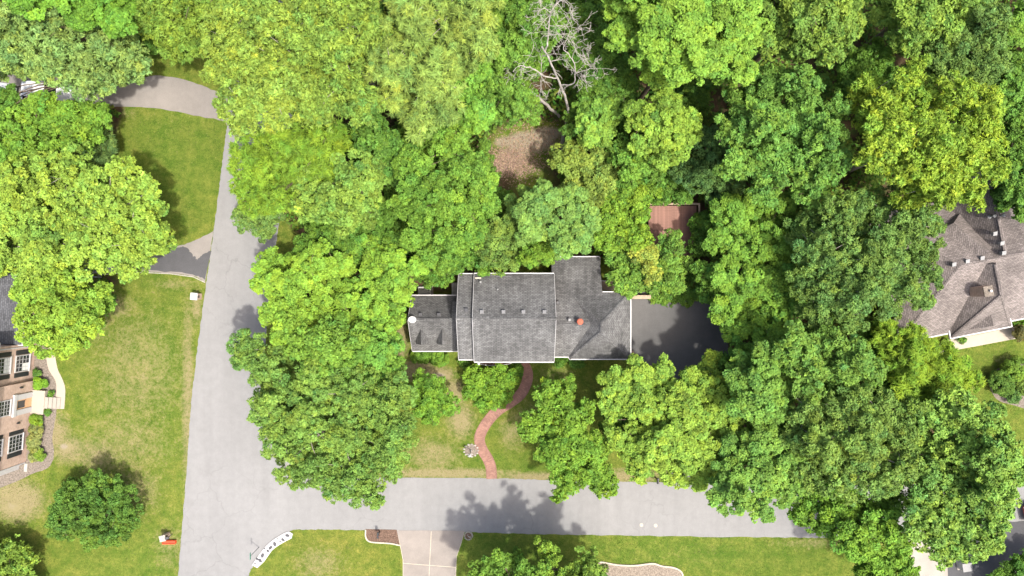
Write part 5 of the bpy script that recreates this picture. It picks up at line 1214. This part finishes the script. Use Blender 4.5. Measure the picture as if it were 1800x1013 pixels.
 ('understorey_tree', 'shaded green tree between the yellowish tree and the wooden deck', 'fine', 'deep', 6, [(1130, 255, 20), (1180, 305, 26), (1200, 340, 24), (1165, 345, 18), (1100, 225, 20), (1090, 310, 18)], WD),
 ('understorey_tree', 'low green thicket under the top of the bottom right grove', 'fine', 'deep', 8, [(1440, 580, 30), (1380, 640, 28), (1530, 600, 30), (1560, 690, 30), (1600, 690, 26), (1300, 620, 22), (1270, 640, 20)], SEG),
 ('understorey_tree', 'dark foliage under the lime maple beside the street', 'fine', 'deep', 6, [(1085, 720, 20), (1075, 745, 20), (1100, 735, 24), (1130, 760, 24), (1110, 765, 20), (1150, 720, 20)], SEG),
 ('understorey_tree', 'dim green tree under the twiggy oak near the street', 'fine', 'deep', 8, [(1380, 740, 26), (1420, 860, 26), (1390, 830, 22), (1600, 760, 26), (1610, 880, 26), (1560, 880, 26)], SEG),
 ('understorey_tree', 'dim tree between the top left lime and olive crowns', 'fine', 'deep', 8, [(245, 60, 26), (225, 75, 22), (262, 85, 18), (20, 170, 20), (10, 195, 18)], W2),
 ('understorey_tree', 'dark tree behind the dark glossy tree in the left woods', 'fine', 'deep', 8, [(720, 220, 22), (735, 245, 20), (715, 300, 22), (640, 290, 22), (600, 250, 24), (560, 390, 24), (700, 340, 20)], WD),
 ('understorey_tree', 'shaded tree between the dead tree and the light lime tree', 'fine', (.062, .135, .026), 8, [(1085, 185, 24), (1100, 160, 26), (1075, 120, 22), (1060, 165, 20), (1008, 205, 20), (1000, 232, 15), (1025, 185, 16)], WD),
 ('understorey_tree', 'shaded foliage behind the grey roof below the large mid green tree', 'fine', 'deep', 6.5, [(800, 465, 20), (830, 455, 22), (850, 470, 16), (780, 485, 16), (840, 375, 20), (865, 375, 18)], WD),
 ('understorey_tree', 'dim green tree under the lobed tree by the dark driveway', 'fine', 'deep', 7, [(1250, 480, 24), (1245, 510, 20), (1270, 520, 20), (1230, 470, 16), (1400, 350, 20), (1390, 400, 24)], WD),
]
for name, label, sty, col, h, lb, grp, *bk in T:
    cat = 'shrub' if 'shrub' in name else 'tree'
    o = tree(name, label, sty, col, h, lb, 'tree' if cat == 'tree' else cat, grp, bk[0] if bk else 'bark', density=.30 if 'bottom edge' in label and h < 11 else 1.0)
# clipped and planted shrubs
def shrub(px, py, rpx, h, label, col, sty='shrub', group=None, ell=1.0):
    tree('garden_shrub', label, sty, col, h, [(px, py, rpx), (px + rpx * .25, py + rpx * .2 * ell, rpx * .72), (px - rpx * .28, py - rpx * .15 * ell, rpx * .7)], 'shrub', group, twigs=0)
BX = 'clipped shrubs below the left wing'
shrub(738.5, 627, 13, 1.1, 'round clipped shrub below the left corner of the left wing', (.075, .155, .022), group=BX)
shrub(773, 628, 15.5, 1.1, 'wider round clipped shrub left of the step to the taller block', (.075, .155, .022), group=BX)
shrub(820, 640, 12, 1.1, 'dark shrub in the corner left of the porch', 'deep', 'bush')
shrub(908, 650, 13, .9, 'dark low shrub inside the bend of the brick path', 'deep', 'bush')
shrub(985, 634, 12, .9, 'shaded shrub under the eave right of the main block', 'deep', 'bush', 'shaded shrubs along the front wall')
shrub(1017, 637, 13, .9, 'shaded shrub under the eave of the hip roof garage', 'deep', 'bush', 'shaded shrubs along the front wall')
RB_ = 'round shrubs in the right edge bed'
shrub(1760, 672, 20, 1.7, 'clipped dark green ball shrub in the right edge bed', (.050, .105, .022), group=RB_)
shrub(1783, 650, 20, 1.7, 'clipped yellow-green ball shrub behind the dark ball', (.10, .165, .025), group=RB_)
shrub(1781, 694, 12, .9, 'small low shrub below the clipped dark ball', (.08, .13, .035), 'bush', RB_)
shrub(1797, 682, 12, 1.0, 'loose shrub at the right edge of the bed', (.10, .135, .03), 'bush', RB_)
shrub(1790, 556, 17, 1.8, 'green shrub against the brown-roofed house at the right edge', (.085, .165, .02), 'bush')
shrub(1792, 586, 14, 1.5, 'rust and green shrub at the end of the pale walk', 'rust', 'bush')
shrub(1664, 601, 9, .6, 'low yellow-green plant at the start of the pale walk', (.12, .19, .03), 'bush')
shrub(1668, 612, 8, .8, 'thin sprig shrub growing over the pale walk edge', 'mid', 'bush')
shrub(1690, 598, 7, .5, 'low green plant under the front gutter of the brown-roofed house', 'mid', 'bush')
BB = 'shrubs along the brick house front'
for px, py, r, h, lab, c in ((70, 625, 5.2, .55, 'topmost small round shrub along the brick house front', (.10, .17, .03)), (66, 655, 6.5, .6, 'second small round shrub along the brick house front', (.07, .145, .03)),
                             (70, 674, 9.5, .9, 'largest vivid green shrub left of the stoop', (.085, .19, .02)), (90, 692, 5.2, .5, 'tiny round shrub beside the steps, above them', (.08, .155, .025)),
                             (84, 724.5, 6, .5, 'tiny round shrub beside the steps, below them', (.07, .14, .025)), (64.5, 739, 10.5, .9, 'bright green shrub just below the stoop', (.15, .21, .022)),
                             (64, 757, 12, .9, 'tan-green round shrub, second below the stoop', 'tan'), (60, 775, 10.5, .9, 'straw coloured round shrub, third below the stoop', 'tan'),
                             (60, 787, 9.5, .85, 'straw coloured round shrub, fourth below the stoop', (.22, .20, .07)), (70, 800, 9.5, .8, 'half green shrub at the lower corner of the brick house', (.13, .19, .03)), (60, 803, 8.5, .7, 'tan shrub tucked beside the lower corner downspout', 'tan')):
    shrub(px, py, r, h, lab, c, 'shrub', BB)
# ivy on the bank behind the dark driveway
rng = np.random.default_rng(5)
iv = []
for px, py, r in ((1160, 505, 24), (1190, 512, 22), (1215, 505, 22), (1235, 515, 18), (1150, 522, 14), (1175, 525, 16), (1205, 528, 12)):
    x, y, _ = U(px, py); iv.append((x, y, .1, r / S, .45))
V, F, cc, _ = crown_mesh(iv, 'bush', (.085, .165, .03), rng, False)
tag(np_mesh('ivy', V, F, M['foliage'], None, cc), 'loose green ivy spilling over the bank behind the dark driveway', 'ivy', kind='stuff')

# low undergrowth carpeting the woodland floor (uncountable)
rng = np.random.default_rng(8)
N = 200000
ux = rng.uniform(-60, 1860, N); uy = rng.uniform(-60, 860, N)
ia = np.clip(((ux + 100) / 5).astype(int) + 5, 0, nx - 1); ib = np.clip(((uy + 100) / 5).astype(int) + 5, 0, ny - 1)
ph = np.sin(ux * .071 + 1.3 * np.sin(uy * .043)) + np.sin(uy * .083 + 1.7 * np.sin(ux * .037))
kp = (forest[ib, ia] > .6) & (litter[ib, ia] < .25) & (ph > -.75) & ~((ux > 700) & (ux < 1112) & (uy > 470) & (uy < 640)) & ~((ux > 1560) & (uy > 340) & (uy < 620)) & ~((ux > 1135) & (ux < 1235) & (uy > 355) & (uy < 460))
for pl in (ROAD, DRIVE_NW, DRIVE_W, DRIVE_E, WALK_E): kp &= ~inside(pl, ux, uy)
ux, uy, ph = ux[kp], uy[kp], ph[kp]; n = len(ux)
pz = rng.uniform(.05, .6, n) + np.clip(ph + .5, 0, 2.5) * rng.uniform(.3, 1.5, n)
pos = np.stack([(ux - 900) / S, (506.5 - uy) / S, pz], 1)
nr = unit(np.array([0, 0, 1.0]) + .5 * rng.normal(0, 1, (n, 3))); t = rng.normal(0, 1, (n, 3)); t = unit(t - nr * (t * nr).sum(1, keepdims=True)); bt = np.cross(nr, t)
a_ = rng.uniform(.14, .28, (n, 1)); V = np.stack([pos - t * a_ + bt * a_ * .7, pos + t * a_, pos - t * a_ - bt * a_ * .7], 1).reshape(-1, 3)
uc = np.array([.098, .172, .024])[None] * rng.uniform(.6, 1.4, (n, 1)) * np.concatenate([1 + .2 * rng.normal(0, 1, (n, 1)), np.ones((n, 2))], 1)
tag(np_mesh('undergrowth', V, np.arange(n * 3).reshape(n, 3), M['foliage'], None, np.clip(uc, .01, .5)), 'low leafy undergrowth on the woodland floor', 'undergrowth', kind='stuff')

# fallen leaves on the clearing (uncountable)
N = 5500
lx = np.concatenate([rng.normal(895, 24, 3800), rng.normal(935, 45, N - 3800)]); ly = np.concatenate([rng.normal(288, 14, 3800), rng.normal(250, 26, N - 3800)])
th = rng.uniform(0, 6.283, N); q = rng.uniform(.04, .10, N); X, Y = (lx - 900) / S, (506.5 - ly) / S
tri = [np.stack([X + q * np.cos(th + k), Y + q * np.sin(th + k), rng.uniform(.02, .09, N)], 1) for k in (0, 2.2, 4.0)]
lc = np.array([.25, .175, .125])[None] * rng.uniform(.45, 1.5, (N, 1)) * np.concatenate([np.ones((N, 1)), rng.uniform(.85, 1.15, (N, 2))], 1)
tag(np_mesh('leaf_litter', np.stack(tri, 1).reshape(-1, 3), np.arange(N * 3).reshape(N, 3), M['foliage'], None, lc), 'brown fallen leaves scattered over the sandy clearing', 'leaves', kind='stuff')

# ------------------------------------------------------------------ bleached dead tree
def dead(name, label, limbs, seed, tw=7, shift=14):
    rng = np.random.default_rng(seed)
    o = empty(name, (0, 0, 0)); tag(o, label, 'tree')
    base = U(limbs[0][0][0] - shift, limbs[0][0][1], limbs[0][0][2]); o.location = (base[0], base[1], 0); off = np.array([base[0], base[1], 0])
    for li, L in enumerate(limbs):
        m = MB()
        pts = [np.array(U(p[0] - shift, p[1], p[2])) - off for p in L]; rad = [p[3] * .62 for p in L]
        sp = catmull(pts, 4); rs = list(np.interp(np.linspace(0, len(rad) - 1, len(sp)), np.arange(len(rad)), rad))
        sp = [np.array(p) + rng.normal(0, .03, 3) for p in sp]
        m.tube(sp, rs, 7)
        def twig(p, d, ln, r, lev):
            q = [p]; dd = d / np.linalg.norm(d)
            for k in range(4):
                dd = dd + rng.normal(0, .28, 3); dd /= np.linalg.norm(dd); q.append(q[-1] + dd * ln / 4)
            m.tube(q, list(np.linspace(r, max(.012, r * .3), 5)), 4, cap=False)
            if lev > 0:
                for k in range(3):
                    b = q[rng.integers(1, 5)]; twig(b, dd + rng.normal(0, .8, 3), ln * rng.uniform(.4, .7), max(.012, r * .55), lev - 1)
        for k in range(tw if li else tw // 2):
            i = rng.integers(len(sp) // 3, len(sp)); d = rng.normal(0, 1, 3); d[2] = abs(d[2]) * .3
            twig(np.array(sp[i]), d, rng.uniform(.7, 1.9), min(.035, rs[i] * .45), 2)
        m.build('trunk' if li == 0 else 'branch', M['bark_dead'], o)
    return o
dead('dead_tree', 'bleached leafless dead tree with tangled branches in the upper woods',
     [[(1000, 262, 0, .30), (1010, 215, 4, .26), (1012, 190, 6, .2), (1004, 160, 9, .17), (994, 138, 11, .14), (982, 108, 13, .12), (966, 82, 15, .10)],
      [(972, 92, 14, .11), (976, 75, 15, .10), (979, 45, 16.5, .09), (982, 22, 17.5, .08), (992, 8, 18, .06), (1003, -5, 18.3, .04)],
      [(994, 138, 11, .09), (970, 134, 12, .08), (950, 120, 13, .07), (928, 116, 13.5, .05), (915, 125, 13.8, .03)],
      [(1000, 150, 10, .09), (1022, 146, 11, .08), (1024, 118, 12.5, .07), (1014, 95, 13.5, .06), (1005, 84, 14, .05), (1015, 55, 15, .03)],
      [(1024, 130, 12, .05), (1040, 124, 12.6, .04), (1060, 120, 13, .025)],
      [(978, 60, 15.8, .05), (1000, 60, 16.2, .04), (1025, 66, 16.4, .025)],
      [(982, 22, 17.5, .05), (970, 15, 17.8, .04), (960, 20, 18, .02)]], 3, 9)
dead('broken_tree', 'leaning broken grey trunk left of the dead tree above the clearing',
     [[(998, 205, 1.2, .24), (976, 186, 4.2, .22), (950, 163, 7.5, .19), (928, 150, 9.5, .17), (909, 139, 11, .15)],
      [(930, 150, 9.4, .07), (938, 170, 8.5, .06), (948, 184, 8, .03)],
      [(918, 144, 10.4, .06), (920, 125, 11, .05), (915, 108, 11.5, .03)]], 9, 8)

# ------------------------------------------------------------------ short grass on the lawns (uncountable)
rng = np.random.default_rng(21)
N = 480000
gx = rng.uniform(-20, 1820, N); gy = rng.uniform(-10, 1025, N)
jx, jy = gx, gy; gx, gy = gx + rng.normal(0, 1.3, N), gy + rng.normal(0, 1.3, N)
keep = ~inside(ROAD, jx, jy)
for pl in (DRIVE_NW, DRIVE_W, DRIVE_E, DRIVE_S, DRIVE_SE, DRIVE_SE2, PATH, WALK_W, WALK_E, BED_S, BED_SE, BED_W, BED_E, STRIP): keep &= ~inside(pl, gx, gy)
fo = np.zeros(N)
ixs = np.clip(((gx + 100) / 5).astype(int) + 5, 0, nx - 1); iys = np.clip(((gy + 100) / 5).astype(int) + 5, 0, ny - 1)
keep &= forest[iys, ixs] < .35; keep &= sand[iys, ixs] < .35
keep &= ~((gx > 715) & (gx < 1112) & (gy > 515) & (gy < 632)); keep &= ~((gx < 60) & (gy > 480) & (gy < 830))
dv = dry[iys, ixs][keep]; lv = lush[iys, ixs][keep]
gx, gy = gx[keep], gy[keep]; n = len(gx)
X = (gx - 900) / S; Y = (506.5 - gy) / S
th = rng.uniform(0, 6.283, n); ln = rng.uniform(.05, .11, n); wd = rng.uniform(.018, .034, n); tl = rng.uniform(.3, 1.1, n)
dx, dy = np.cos(th), np.sin(th)
p0 = np.stack([X - dy * wd, Y + dx * wd, np.zeros(n)], 1); p1 = np.stack([X + dy * wd, Y - dx * wd, np.zeros(n)], 1)
p2 = np.stack([X + dx * ln * np.cos(tl), Y + dy * ln * np.cos(tl), ln * np.sin(tl)], 1)
V = np.stack([p0, p1, p2], 1).reshape(-1, 3); F = np.arange(n * 3).reshape(n, 3)
gcol = np.array([.128, .150, .026])[None] * (1 - lv[:, None]) + np.array([.086, .134, .020])[None] * lv[:, None]
strw = (rng.uniform(0, 1, n) < dv * .75)[:, None]
gcol = np.where(strw, np.array([.18, .155, .075])[None], gcol) * rng.uniform(.65, 1.35, (n, 1))
tag(np_mesh('grass', V, F, M['foliage'], None, gcol), 'short mown grass over the lawns', 'grass', kind='stuff')
print('LEAF QUADS', LEAVES[0], 'grass', n)
